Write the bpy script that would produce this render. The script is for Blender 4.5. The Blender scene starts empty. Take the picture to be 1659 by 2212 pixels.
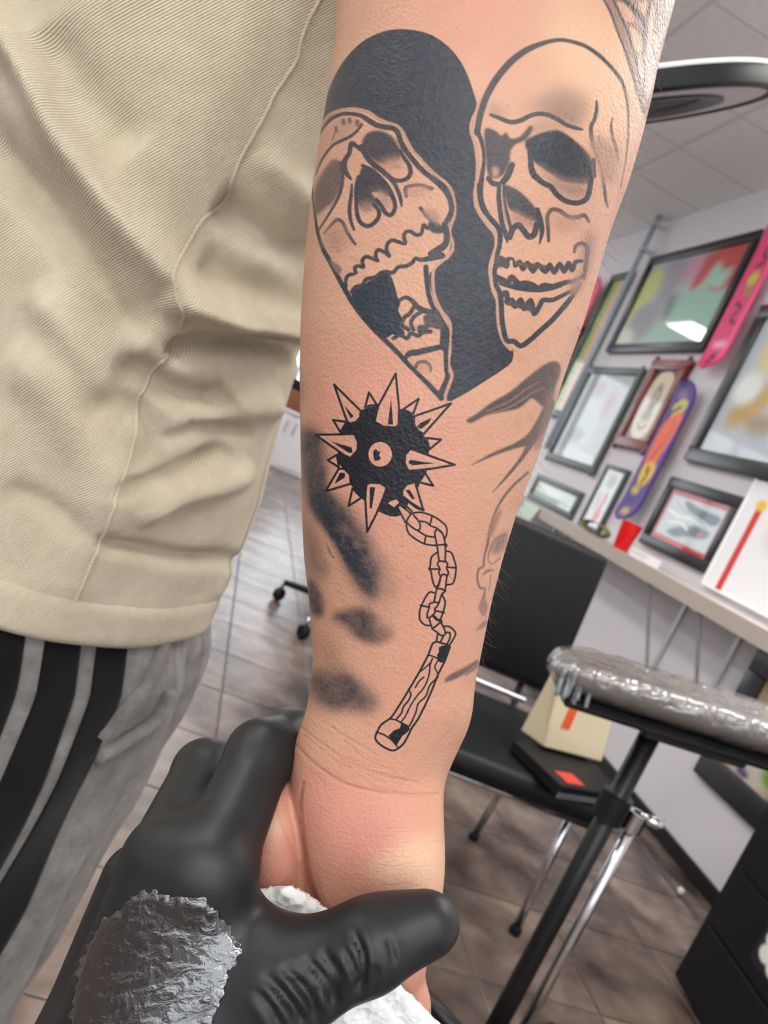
import bpy, bmesh, math, random
import numpy as np
from mathutils import Vector, Matrix
random.seed(7); np.random.seed(7)

# ------------------------------------------------------------------ camera
FPX = 1662.0                       # focal length in pixels of the 1659 x 2212 frame
CX, CY = 829.5, 1106.0
CAM = np.array([0.0, 0.0, 1.05])
_y, _p, _r = [math.radians(a) for a in (12.58, -6.69, 24.92)]
FW = np.array([math.sin(_y)*math.cos(_p), math.cos(_y)*math.cos(_p), math.sin(_p)])
_r0 = np.array([math.cos(_y), -math.sin(_y), 0.0]); _u0 = np.cross(_r0, FW)
RT = math.cos(_r)*_r0 + math.sin(_r)*_u0
UP = -math.sin(_r)*_r0 + math.cos(_r)*_u0
LEVEL_R = np.array([math.cos(_y), -math.sin(_y), 0.0])
LEVEL_F = np.array([math.sin(_y), math.cos(_y), 0.0])
scene = bpy.context.scene
COL = scene.collection
cd = bpy.data.cameras.new('camera'); cam = bpy.data.objects.new('camera', cd); COL.objects.link(cam)
cd.sensor_fit = 'VERTICAL'; cd.sensor_height = 24.0; cd.lens = FPX/2212*24.0
cd.clip_start = 0.02; cd.clip_end = 60
m = Matrix(((RT[0], UP[0], -FW[0], CAM[0]), (RT[1], UP[1], -FW[1], CAM[1]), (RT[2], UP[2], -FW[2], CAM[2]), (0, 0, 0, 1)))
cam.matrix_world = m
cd.dof.use_dof = True; cd.dof.focus_distance = 0.245; cd.dof.aperture_fstop = 13.0
scene.camera = cam

# ------------------------------------------------------------------ daylight and exposure
w = bpy.data.worlds.new('daylight'); scene.world = w; w.use_nodes = True
bg = w.node_tree.nodes['Background']; bg.inputs[0].default_value = (0.90, 0.95, 1.0, 1); bg.inputs[1].default_value = 3.4
vs = scene.view_settings
vs.view_transform = 'Standard'; vs.look = 'None'; vs.gamma = 1.0; vs.use_curve_mapping = False; vs.exposure = 0.08
LAMP_STRENGTH = 30.0
scene.cycles.max_bounces = 7; scene.cycles.diffuse_bounces = 3; scene.cycles.glossy_bounces = 3; scene.cycles.transmission_bounces = 3; scene.cycles.caustics_reflective = False; scene.cycles.caustics_refractive = False

# ------------------------------------------------------------------ helpers: projection
def P(px, py, d):
    return CAM + (FW + RT*(px-CX)/FPX - UP*(py-CY)/FPX)*d
def cam2world(q):
    q = np.asarray(q, float)
    return CAM + q[..., 0:1]*RT - q[..., 1:2]*UP + q[..., 2:3]*FW
def world2cam(p):
    v = np.asarray(p, float) - CAM
    return np.stack([v@RT, -(v@UP), v@FW], -1)
def project(p):
    c = world2cam(p); return CX + FPX*c[..., 0]/c[..., 2], CY + FPX*c[..., 1]/c[..., 2], c[..., 2]
def K2C(px, py, d):                # pixel + depth -> camera metric coordinates
    return np.array([(px-CX)/FPX*d, (py-CY)/FPX*d, d])

# ------------------------------------------------------------------ helpers: drawing flat prints into small canvases
def smooth(pts, n=6, closed=False):
    p = np.asarray(pts, float)
    if len(p) < 3: return p
    if closed: q = np.vstack([p[-1], p, p[0], p[1]])
    else: q = np.vstack([2*p[0]-p[1], p, 2*p[-1]-p[-2]])
    out = []
    t = np.linspace(0, 1, n, endpoint=False)[:, None]
    for i in range(1, len(q)-2):
        a, b, c, d = q[i-1], q[i], q[i+1], q[i+2]
        out.append(0.5*((2*b) + (c-a)*t + (2*a-5*b+4*c-d)*t**2 + (3*b-a-3*c+d)*t**3))
    out = np.vstack(out)
    return out if closed else np.vstack([out, p[-1:]])
def boxblur(a, r):
    r = int(round(r))
    if r < 1: return a
    for ax in (0, 1):
        for _ in range(2):
            pad = [(0, 0), (0, 0)]; pad[ax] = (r+1, r)
            c = np.cumsum(np.pad(a, pad, mode='edge'), axis=ax)
            n = a.shape[ax]
            if ax == 0: a = (c[2*r+1:2*r+1+n]-c[:n])/(2*r+1)
            else: a = (c[:, 2*r+1:2*r+1+n]-c[:, :n])/(2*r+1)
    return a
class Canvas:
    def __init__(s, x0, y0, x1, y1, sc, bgcol=(0,)):
        s.x0, s.y0, s.sc = x0, y0, sc
        s.w, s.h = int((x1-x0)*sc), int((y1-y0)*sc)
        s.a = np.zeros((s.h, s.w, len(bgcol)), np.float32) + np.array(bgcol, np.float32)
        s.tf = (0, 0, 1.0)
    def _t(s, pts):
        ox, oy, k = s.tf
        p = np.asarray(pts, float)*k + (ox, oy)
        return (p - (s.x0, s.y0))*s.sc
    def _k(s): return s.tf[2]*s.sc
    def _put(s, mask, i0, j0, val, ch):
        h, w_ = mask.shape
        v = s.a[i0:i0+h, j0:j0+w_]
        mk = mask[..., None]
        if ch is None: v[:] = v*(1-mk) + np.array(val, np.float32)*mk
        else: v[..., ch] = v[..., ch]*(1-mask) + val*mask
    def fill(s, pts, val, blur=0.0, ch=None, sm=0):
        p = s._t(pts)
        if sm: p = smooth(p, sm, True)
        b = blur*s._k()/2
        mg = int(2*b)+3
        j0 = max(0, int(p[:, 0].min())-mg); j1 = min(s.w, int(p[:, 0].max())+mg+1)
        i0 = max(0, int(p[:, 1].min())-mg); i1 = min(s.h, int(p[:, 1].max())+mg+1)
        if j1 <= j0 or i1 <= i0: return
        W = j1-j0; acc = np.zeros((i1-i0, W+2), np.float32)
        a, c = p, np.roll(p, -1, 0)
        SS = 3
        for i in range(i0, i1):
            for k in range(SS):
                y = i+(k+.5)/SS
                m_ = (a[:, 1] <= y) != (c[:, 1] <= y)
                if not m_.any(): continue
                xs = np.sort(a[m_, 0] + (y-a[m_, 1])/(c[m_, 1]-a[m_, 1])*(c[m_, 0]-a[m_, 0])) - j0
                for e in range(0, len(xs)-1, 2):
                    l, r_ = max(0., xs[e]), min(float(W), xs[e+1])
                    if r_ <= l: continue
                    il, ir = int(l), int(r_)
                    row = acc[i-i0]
                    if il == ir: row[il] += r_-l
                    else:
                        row[il] += il+1-l; row[il+1:ir] += 1; row[ir] += r_-ir
        mask = boxblur(np.clip(acc[:, :W]/SS, 0, 1), b)
        s._put(mask, i0, j0, val, ch)
    def stroke(s, pts, width, val, blur=1.2, ch=None, sm=5, op=1.0):
        p = s._t(pts)
        if sm and len(p) > 2:
            wd = np.asarray(width, float)*np.ones(len(p))
            pw = smooth(np.column_stack([p, wd]), sm); p = pw[:, :2]; wd = pw[:, 2]*s._k()/2
        else: wd = np.asarray(width, float)*np.ones(len(p))*s._k()/2
        bl = max(0.6, blur*s.sc)
        mg = wd.max()+bl+2
        j0 = max(0, int(p[:, 0].min()-mg)); j1 = min(s.w, int(p[:, 0].max()+mg)+1)
        i0 = max(0, int(p[:, 1].min()-mg)); i1 = min(s.h, int(p[:, 1].max()+mg)+1)
        if j1 <= j0 or i1 <= i0: return
        D = np.full((i1-i0, j1-j0), 1e6, np.float32)
        for q in range(len(p)-1):
            a, c = p[q], p[q+1]; m2 = max(wd[q], wd[q+1])+bl+2
            ja = max(j0, int(min(a[0], c[0])-m2)); jb = min(j1, int(max(a[0], c[0])+m2)+1)
            ia = max(i0, int(min(a[1], c[1])-m2)); ib = min(i1, int(max(a[1], c[1])+m2)+1)
            if jb <= ja or ib <= ia: continue
            X_, Y_ = np.meshgrid(np.arange(ja, jb)+.5, np.arange(ia, ib)+.5)
            d = c-a; L = d@d+1e-9
            t = np.clip(((X_-a[0])*d[0]+(Y_-a[1])*d[1])/L, 0, 1)
            dist = np.hypot(X_-a[0]-t*d[0], Y_-a[1]-t*d[1]) - (wd[q]+(wd[q+1]-wd[q])*t)
            v = D[ia-i0:ib-i0, ja-j0:jb-j0]; np.minimum(v, dist, out=v)
        mask = np.clip(.5 - D/bl, 0, 1)*op
        s._put(mask, i0, j0, val, ch)
    def ell(s, cx, cy, rx, ry, val, blur=0, ch=None, rot=0):
        t = np.linspace(0, 2*np.pi, 28, endpoint=False); c, n = math.cos(rot), math.sin(rot)
        x, y = rx*np.cos(t), ry*np.sin(t)
        s.fill(np.column_stack([cx+x*c-y*n, cy+x*n+y*c]), val, blur, ch)
def to_image(name, arr, data=False):
    h, w_ = arr.shape[:2]
    im = bpy.data.images.new(name, w_, h, float_buffer=data, is_data=data)
    if data: im.colorspace_settings.name = 'Non-Color'
    full = np.ones((h, w_, 4), np.float32); full[..., :arr.shape[2]] = arr
    im.pixels.foreach_set(full[::-1].ravel()); im.update(); im.pack()
    return im

# ------------------------------------------------------------------ helpers: materials
def srgb(*c):
    return tuple((x/255/12.92 if x/255 <= .04045 else ((x/255+.055)/1.055)**2.4) for x in c) + (1.0,)
def mat(name, color=(.8, .8, .8, 1), rough=.5, metal=0., noise=None, bump=None, coat=0., spec=.5, trans=0., emit=None, image=None, sheen=0.):
    M = bpy.data.materials.new(name); M.use_nodes = True; nt = M.node_tree; N = nt.nodes; L = nt.links
    b = N['Principled BSDF']
    b.inputs['Base Color'].default_value = color; b.inputs['Roughness'].default_value = rough
    b.inputs['Metallic'].default_value = metal; b.inputs['Coat Weight'].default_value = coat
    b.inputs['Specular IOR Level'].default_value = spec; b.inputs['Transmission Weight'].default_value = trans
    b.inputs['Sheen Weight'].default_value = sheen
    tc = N.new('ShaderNodeTexCoord')
    if emit:
        b.inputs['Emission Color'].default_value = emit[0]; b.inputs['Emission Strength'].default_value = emit[1]
    if image:
        t = N.new('ShaderNodeTexImage'); t.image = image; t.extension = 'EXTEND'
        L.new(tc.outputs['UV'], t.inputs[0]); L.new(t.outputs[0], b.inputs['Base Color'])
    if noise:                       # (second colour, scale, detail, low, high)
        n = N.new('ShaderNodeTexNoise'); n.inputs['Scale'].default_value = noise[1]; n.inputs['Detail'].default_value = noise[2]
        r = N.new('ShaderNodeValToRGB'); r.color_ramp.elements[0].position = noise[3]; r.color_ramp.elements[1].position = noise[4]
        r.color_ramp.elements[0].color = color; r.color_ramp.elements[1].color = noise[0]
        L.new(tc.outputs['Object'], n.inputs['Vector']); L.new(n.outputs[0], r.inputs[0]); L.new(r.outputs[0], b.inputs['Base Color'])
    if bump:                        # (scale, strength, distance)
        n2 = N.new('ShaderNodeTexNoise'); n2.inputs['Scale'].default_value = bump[0]; n2.inputs['Detail'].default_value = 4
        bp = N.new('ShaderNodeBump'); bp.inputs['Strength'].default_value = bump[1]; bp.inputs['Distance'].default_value = bump[2]
        L.new(tc.outputs['Object'], n2.inputs['Vector']); L.new(n2.outputs[0], bp.inputs['Height']); L.new(bp.outputs[0], b.inputs['Normal'])
    return M
def glass_mat(name, tint=(1, 1, 1, 1), rough=.02, ior=1.5, graze=1.0):
    M = bpy.data.materials.new(name); M.use_nodes = True; nt = M.node_tree; N = nt.nodes; L = nt.links
    for n in list(N): N.remove(n)
    o = N.new('ShaderNodeOutputMaterial'); mx = N.new('ShaderNodeMixShader'); lw = N.new('ShaderNodeLayerWeight'); lw.inputs[0].default_value = .5
    pw_ = N.new('ShaderNodeMath'); pw_.operation = 'POWER'; pw_.inputs[1].default_value = 5.0; L.new(lw.outputs['Facing'], pw_.inputs[0])
    r0_ = ((ior-1)/(ior+1))**2; f = N.new('ShaderNodeMath'); f.operation = 'MULTIPLY_ADD'; f.inputs[1].default_value = (1-r0_)*graze; f.inputs[2].default_value = r0_; L.new(pw_.outputs[0], f.inputs[0])
    t = N.new('ShaderNodeBsdfTransparent'); t.inputs[0].default_value = tint
    g = N.new('ShaderNodeBsdfGlossy'); g.inputs['Roughness'].default_value = rough
    L.new(f.outputs[0], mx.inputs[0]); L.new(t.outputs[0], mx.inputs[1]); L.new(g.outputs[0], mx.inputs[2]); L.new(mx.outputs[0], o.inputs[0])
    return M

# ------------------------------------------------------------------ helpers: meshes and objects
def mesh_obj(name, verts, faces, material, parent=None, shade=True, uv=None):
    me = bpy.data.meshes.new(name)
    verts = np.asarray(verts, np.float32)
    if isinstance(faces, np.ndarray) and faces.ndim == 2:
        nf, k = faces.shape
        me.vertices.add(len(verts)); me.vertices.foreach_set('co', verts.ravel())
        me.loops.add(nf*k); me.loops.foreach_set('vertex_index', faces.astype(np.int32).ravel())
        me.polygons.add(nf); me.polygons.foreach_set('loop_start', np.arange(0, nf*k, k, dtype=np.int32))
        me.update(calc_edges=True); me.validate()
    else:
        me.from_pydata([tuple(map(float, v)) for v in verts], [], [tuple(map(int, f)) for f in faces]); me.update()
    if shade: me.polygons.foreach_set('use_smooth', np.ones(len(me.polygons), bool))
    if uv is not None:
        ul = me.uv_layers.new(name='UVMap'); li = np.zeros(len(me.loops), np.int32); me.loops.foreach_get('vertex_index', li)
        ul.data.foreach_set('uv', np.asarray(uv, np.float32)[li].ravel())
    o = bpy.data.objects.new(name, me); COL.objects.link(o); me.materials.append(material)
    if parent: o.parent = parent
    return o
def bm_obj(name, bm, material, parent=None, smooth_=False):
    bmesh.ops.recalc_face_normals(bm, faces=bm.faces)
    me = bpy.data.meshes.new(name); bm.to_mesh(me); bm.free()
    if smooth_:
        me.polygons.foreach_set('use_smooth', np.ones(len(me.polygons), bool))
        me.set_sharp_from_angle(angle=math.radians(40))
    o = bpy.data.objects.new(name, me); COL.objects.link(o); me.materials.append(material)
    if parent: o.parent = parent
    return o
def empty(name, loc=(0, 0, 0), rotz=0):
    o = bpy.data.objects.new(name, None); COL.objects.link(o); o.location = loc; o.rotation_euler = (0, 0, rotz); o.empty_display_size = .05
    return o
def tag(o, label, cat, group=None, kind=None):
    o['label'] = label; o['category'] = cat
    if group: o['group'] = group
    if kind: o['kind'] = kind
    return o
def structure(o): o['kind'] = 'structure'; return o
def add_box(bm, lo, hi, bev=0.0, M=None, seg=1):
    b2 = bmesh.new(); bmesh.ops.create_cube(b2, size=1)
    lo, hi = Vector(lo), Vector(hi)
    for v in b2.verts: v.co = Vector([lo[i]+(v.co[i]+.5)*(hi[i]-lo[i]) for i in range(3)])
    if bev > 0: bmesh.ops.bevel(b2, geom=b2.edges[:], offset=bev, segments=seg, profile=.5, affect='EDGES')
    if M is not None: b2.transform(M)
    t = bpy.data.meshes.new('t'); b2.to_mesh(t); b2.free(); bm.from_mesh(t); bpy.data.meshes.remove(t)
    return bm
def box(name, lo, hi, material, parent=None, bev=0.0, M=None, seg=1):
    bm = bmesh.new(); add_box(bm, lo, hi, bev, M, seg); return bm_obj(name, bm, material, parent, seg > 1)
def tube_pts(pts, rad, n=10):
    """verts, faces of a tube along a path"""
    p = np.asarray(pts, float); rad = np.asarray(rad, float)*np.ones(len(p))
    tg = np.gradient(p, axis=0); tg /= np.linalg.norm(tg, axis=1)[:, None]+1e-12
    a = np.array([0, 0, 1.]) if abs(tg[0][2]) < .9 else np.array([1., 0, 0])
    V = []; u = None
    for i in range(len(p)):
        if u is None: u = np.cross(tg[i], a)
        u = u - tg[i]*(u@tg[i]); u /= np.linalg.norm(u)+1e-12; v = np.cross(tg[i], u)
        th = np.linspace(0, 2*np.pi, n, endpoint=False)
        V.append(p[i] + rad[i]*(np.cos(th)[:, None]*u + np.sin(th)[:, None]*v))
    V = np.vstack(V); Fs = []
    for i in range(len(p)-1):
        for k in range(n):
            k2 = (k+1) % n; Fs.append((i*n+k, i*n+k2, (i+1)*n+k2, (i+1)*n+k))
    Fs.append(tuple(range(n-1, -1, -1))); Fs.append(tuple((len(p)-1)*n+k for k in range(n)))
    return V, Fs
def tube(name, pts, rad, material, parent=None, n=10):
    V, Fs = tube_pts(pts, rad, n); return mesh_obj(name, V, Fs, material, parent)
def lathe(name, prof, material, parent=None, n=32, M=None, closed=False):
    """prof: list of (r, z)"""
    V = []; Fs = []
    for r, z in prof:
        for k in range(n):
            t = 2*math.pi*k/n; V.append((r*math.cos(t), r*math.sin(t), z))
    m_ = len(prof); rng = range(m_) if closed else range(m_-1)
    for i in rng:
        for k in range(n):
            k2 = (k+1) % n; j = (i+1) % m_; Fs.append((i*n+k, i*n+k2, j*n+k2, j*n+k))
    if not closed:
        if prof[0][0] > 1e-5: Fs.append(tuple(range(n-1, -1, -1)))
        if prof[-1][0] > 1e-5: Fs.append(tuple((m_-1)*n+k for k in range(n)))
    o = mesh_obj(name, V, Fs, material, parent)
    o.data.set_sharp_from_angle(angle=math.radians(35))
    if M is not None: o.data.transform(M)
    return o

# ------------------------------------------------------------------ helpers: bodies as one smooth surface (signed distance -> surface nets)
def smin(a, b, k):
    h = np.clip(.5+.5*(b-a)/k, 0, 1)
    return b*(1-h)+a*h - k*h*(1-h)
def round_cone(p, a, b, ra, rb):
    a = np.asarray(a); d = np.asarray(b)-a; t = np.clip((p-a)@d/(d@d), 0, 1)
    return np.linalg.norm(p-a-t[:, None]*d, axis=1) - (ra+(rb-ra)*t)
def ellipsoid(p, c, ax, R=None):
    q = p-np.asarray(c)
    if R is not None: q = q@R
    ax = np.asarray(ax); k0 = np.linalg.norm(q/ax, axis=1); k1 = np.linalg.norm(q/(ax*ax), axis=1)
    return k0*(k0-1)/np.maximum(k1, 1e-9)
def sdf_mesh(fn, lo, hi, h):
    lo, hi = np.asarray(lo, float), np.asarray(hi, float); B = 12
    nb = np.ceil((hi-lo)/h/B).astype(int); n = nb*B+1
    bi = np.stack(np.meshgrid(*[np.arange(k) for k in nb], indexing='ij'), -1).reshape(-1, 3)
    vals = fn(lo+(bi*B+B/2)*h)
    G = np.zeros(tuple(n), np.float32)
    act = np.abs(vals) < h*B*0.87*1.6
    for sgn in (1, -1):
        for b in bi[(~act) & (np.sign(vals) == sgn)]:
            s_ = tuple(slice(x*B, x*B+B+1) for x in b); G[s_] = sgn
    loc = np.stack(np.meshgrid(*[np.arange(B+1)]*3, indexing='ij'), -1).reshape(-1, 3)
    ab = bi[act]
    for c in range(0, len(ab), 60):
        idx = (ab[c:c+60, None, :]*B + loc[None]).reshape(-1, 3)
        G[idx[:, 0], idx[:, 1], idx[:, 2]] = fn(lo+idx*h)
    ins = G < 0
    cs = [(i, j, k) for i in (0, 1) for j in (0, 1) for k in (0, 1)]
    sl = lambda A, c: A[c[0]:A.shape[0]-1+c[0], c[1]:A.shape[1]-1+c[1], c[2]:A.shape[2]-1+c[2]]
    cnt = sum(sl(ins, c).astype(np.int8) for c in cs)
    ci = np.argwhere((cnt > 0) & (cnt < 8))
    pos = np.zeros((len(ci), 3)); num = np.zeros(len(ci))
    for a in cs:
        for ax in range(3):
            if a[ax]: continue
            b = list(a); b[ax] = 1
            ia = ci+a; ib = ci+b
            va = G[ia[:, 0], ia[:, 1], ia[:, 2]]; vb = G[ib[:, 0], ib[:, 1], ib[:, 2]]
            m_ = (va < 0) != (vb < 0)
            t = va/np.where(m_, va-vb, 1)
            pos[m_] += ia[m_]; pos[m_, ax] += t[m_]; num[m_] += 1
    V = lo+pos/num[:, None]*h
    vid = -np.ones(cnt.shape, np.int64); vid[ci[:, 0], ci[:, 1], ci[:, 2]] = np.arange(len(ci))
    quads = []
    for ax in range(3):
        o1, o2 = [(1, 2), (2, 0), (0, 1)][ax]
        a = np.moveaxis(ins, (ax, o1, o2), (0, 1, 2)); vv = np.moveaxis(vid, (ax, o1, o2), (0, 1, 2))
        ch = (a[:-1] != a[1:])[:, 1:-1, 1:-1]
        e = np.argwhere(ch)+(0, 1, 1)
        q = np.stack([vv[e[:, 0], e[:, 1]-1, e[:, 2]-1], vv[e[:, 0], e[:, 1], e[:, 2]-1], vv[e[:, 0], e[:, 1], e[:, 2]], vv[e[:, 0], e[:, 1]-1, e[:, 2]]], -1)
        fl = ~a[e[:, 0], e[:, 1], e[:, 2]]
        q[fl] = q[fl][:, ::-1]
        quads.append(q)
    Q = np.vstack(quads); Q = Q[(Q >= 0).all(1)]
    def grad(p, e=4e-4):
        return np.stack([(fn(p+np.eye(3)[i]*e)-fn(p-np.eye(3)[i]*e))/(2*e) for i in range(3)], -1)
    for _ in range(2):
        g = grad(V); s_ = fn(V)/np.maximum((g*g).sum(1), .05)
        V = V - g*np.clip(s_, -h, h)[:, None]
    g = grad(V, 8e-4); Nn = g/(np.linalg.norm(g, axis=1)[:, None]+1e-9)
    return V, Q, Nn

# ================================================================== THE ROOM
XW, YF, YB, XL, ZC = 2.10, 9.3, -2.6, -3.6, 3.03
m_wall = mat('painted_wall', srgb(222, 219, 223), .75, bump=(60, .08, .002))
m_ceil = mat('ceiling_panel', srgb(238, 236, 233), .9, noise=(srgb(230, 228, 225), 30, 6, .35, .7))
m_grid = mat('ceiling_grid', srgb(214, 212, 210), .8)
m_grout = mat('grout', srgb(92, 83, 78), .8)
m_black = mat('black_plastic', srgb(17, 17, 20), .5, spec=.25)
m_blackm = mat('black_metal', srgb(16, 16, 18), .35, spec=.4)
m_chrome = mat('chrome', srgb(205, 205, 208), .18, metal=1.)
m_alu = mat('brushed_aluminium', srgb(188, 190, 196), .38, metal=.9)
m_white = mat('white_paint', srgb(236, 235, 236), .5)
m_steel = mat('steel_bracket', srgb(200, 202, 206), .4, metal=.6)
pane = glass_mat('glass_pane', rough=.05, ior=1.45, graze=.45)

structure(box('floor', (XL, YB, -.05), (XW, YF, -.004), m_grout))
floor_o = bpy.data.objects['floor']
structure(box('ceiling', (XL, YB, ZC), (XW+.1, YF, ZC+.08), m_ceil)); ceil_o = bpy.data.objects['ceiling']
structure(box('wall_right', (XW, YB, 0), (XW+.1, YF, ZC), m_wall))
structure(box('wall_left', (XL-.1, YB, 0), (XL, YF, ZC), m_wall))
bm = bmesh.new()                                   # wall behind the camera with the shop-front opening
add_box(bm, (XL, YB-.1, 0), (XW, YB, .9)); add_box(bm, (XL, YB-.1, 2.97), (XW, YB, ZC))
add_box(bm, (XL, YB-.1, .9), (-3.1, YB, 2.97)); add_box(bm, (XW-.4, YB-.1, .9), (XW, YB, 2.97))
structure(bm_obj('wall_back', bm, m_wall))
bm = bmesh.new()                                   # far wall with a wide window
add_box(bm, (XL, YF, 0), (XW, YF+.1, .75)); add_box(bm, (XL, YF, 2.7), (XW, YF+.1, ZC))
add_box(bm, (XL, YF, .75), (XL+.5, YF+.1, 2.7)); add_box(bm, (1.6, YF, .75), (XW, YF+.1, 2.7))
structure(bm_obj('wall_far', bm, m_wall))
for nm, y, x0, x1, z0, z1 in (('window_1', YB-.05, -3.1, XW-.4, .9, 2.97), ('window_2', YF+.05, XL+.5, 1.6, .75, 2.7)):
    wi = empty(nm, (0, y, 0)); wi['kind'] = 'structure'
    bm = bmesh.new(); t = .05
    add_box(bm, (x0, -.04, z0), (x1, .04, z0+t)); add_box(bm, (x0, -.04, z1-t), (x1, .04, z1))
    n = 4
    for k in range(n+1):
        x = x0+(x1-x0-t)*k/n; add_box(bm, (x, -.04, z0), (x+t, .04, z1))
    bm_obj('window_frame', bm, m_alu, wi)
    for k in range(n):
        xa = x0+(x1-x0)*k/n; xb = x0+(x1-x0)*(k+1)/n
        box('pane', (xa+.04, -.004, z0+.03), (xb-.02, .004, z1-.03), pane, wi)
structure(box('baseboard_right', (XW-.014, YB, 0), (XW, YF, .058), m_blackm, bev=.003))
structure(box('baseboard_left', (XL, YB, 0), (XL+.014, YF, .058), m_blackm, bev=.003))

# ceiling panels and the bars between them
bar = bmesh.new(); add_box(bar, (-.5, -.009, -.002), (.5, .009, .0)); 
me_bar = bpy.data.meshes.new('grid_bar'); bar.to_mesh(me_bar); bar.free(); me_bar.materials.append(m_grid)
def place_bar(c, ln, rz):
    o = bpy.data.objects.new('grid_bar', me_bar); COL.objects.link(o); o.parent = ceil_o
    o.location = c; o.scale = (ln, 1, 1); o.rotation_euler = (0, 0, rz)
for k in range(-3, 3): place_bar((1.02+.56*k, (YB+YF)/2, ZC), YF-YB-.02, math.pi/2)
for k in range(-8, 11): place_bar(((XL+XW)/2, 3.1+.56*k, ZC), XW-XL-.02, 0)

# slate floor tiles, each its own piece
def slate(name, a, b, c):
    M = bpy.data.materials.new(name); M.use_nodes = True; nt = M.node_tree; N = nt.nodes; L = nt.links; p = N['Principled BSDF']
    tc = N.new('ShaderNodeTexCoord'); oi = N.new('ShaderNodeObjectInfo'); ad = N.new('ShaderNodeVectorMath'); ad.operation = 'ADD'
    sc = N.new('ShaderNodeVectorMath'); sc.operation = 'SCALE'; sc.inputs['Scale'].default_value = 1.0
    L.new(oi.outputs['Location'], sc.inputs[0]); L.new(tc.outputs['Object'], ad.inputs[0]); L.new(sc.outputs[0], ad.inputs[1])
    n = N.new('ShaderNodeTexNoise'); n.inputs['Scale'].default_value = 5.5; n.inputs['Detail'].default_value = 7; n.inputs['Distortion'].default_value = .25
    L.new(ad.outputs[0], n.inputs['Vector'])
    r = N.new('ShaderNodeValToRGB'); e = r.color_ramp.elements; e[0].position = .33; e[0].color = a; e[1].position = .68; e[1].color = c
    x = e.new(.5); x.color = b
    L.new(n.outputs[0], r.inputs[0])
    hs = N.new('ShaderNodeHueSaturation'); mr = N.new('ShaderNodeMapRange'); mr.inputs[3].default_value = .75; mr.inputs[4].default_value = 1.3
    L.new(oi.outputs['Random'], mr.inputs[0]); L.new(mr.outputs[0], hs.inputs['Value']); L.new(r.outputs[0], hs.inputs['Color'])
    L.new(hs.outputs[0], p.inputs['Base Color']); p.inputs['Roughness'].default_value = .27; p.inputs['Specular IOR Level'].default_value = .5
    bp = N.new('ShaderNodeBump'); bp.inputs['Strength'].default_value = .35; bp.inputs['Distance'].default_value = .004
    L.new(n.outputs[0], bp.inputs['Height']); L.new(bp.outputs[0], p.inputs['Normal'])
    return M
m_slate = slate('slate_tile', srgb(58, 46, 44), srgb(98, 84, 76), srgb(132, 116, 106))
TS = .33
bm = bmesh.new(); add_box(bm, (-TS/2+.0028, -TS/2+.0028, -.006), (TS/2-.0028, TS/2-.0028, 0), bev=.0015)
me_tile = bpy.data.meshes.new('tile'); bm.to_mesh(me_tile); bm.free(); me_tile.materials.append(m_slate)
for i in range(-8, 2):
    for j in range(-3, 23):
        o = bpy.data.objects.new('tile', me_tile); COL.objects.link(o); o.parent = floor_o
        cx = 1.62+(i+.5)*TS; cy = 1.76+(j+.5)*TS
        if cx+TS/2 > XW: o.scale[0] = (XW-(cx-TS/2))/TS*.985; cx = (XW+cx-TS/2)/2
        o.location = (cx, cy, random.uniform(-.0006, .0006))

bm = bmesh.new()                                   # the rest of the tiling, away from the picture
for i in range(-16, 2):
    for j in range(-14, 23):
        if -8 <= i and -3 <= j: continue
        a = (1.62+i*TS+.003, 1.76+j*TS+.003); b = (min(1.62+(i+1)*TS-.003, XW-.002), 1.76+(j+1)*TS-.003)
        if a[0] < XL or a[1] < YB: continue
        add_box(bm, (a[0], a[1], -.006), (b[0], b[1], 0))
o = bm_obj('tile_field', bm, m_slate, floor_o); o['kind'] = 'stuff'
# unseen ceiling lamps, several added to brighten the room and the smear
m_diff = mat('lamp_diffuser', (.9, .9, .9, 1), .6, emit=((1.0, .965, .92, 1), LAMP_STRENGTH))
for x, y, where in ((.46, -1.61, 'behind the photographer on the right'), (-.66, -1.61, 'behind the photographer in the middle'), (-1.78, -1.61, 'behind the photographer on the left'), (-.66, .9, 'over the standing person'), (1.58, .9, 'over the black tool cabinet'), (1.58, 2.0, 'over the waiting chair'), (-2.3, 3.15, 'by the left wall, middle of the room'), (-.66, 3.15, 'over the middle of the tiled floor'), (-.66, 5.4, 'over the far part of the floor'), (-2.3, 5.4, 'by the left wall near the far window'), (-2.3, .9, 'by the left wall near the front'), (.46, 7.1, 'nearest the far counter')):
    t = tag(empty('unseen_ceiling_light', (x, y, ZC-.012)), 'unseen square ceiling light panel '+where, 'ceiling light', 'unseen ceiling light panels')
    bm = bmesh.new()
    for a, b in (((-.28, -.28), (.28, -.25)), ((-.28, .25), (.28, .28)), ((-.28, -.25), (-.25, .25)), ((.25, -.25), (.28, .25))):
        add_box(bm, (a[0], a[1], -.012), (b[0], b[1], .006))
    bm_obj('lamp_frame', bm, m_white, t); box('diffuser', (-.25, -.25, -.004), (.25, .25, .004), m_diff, t)

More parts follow.
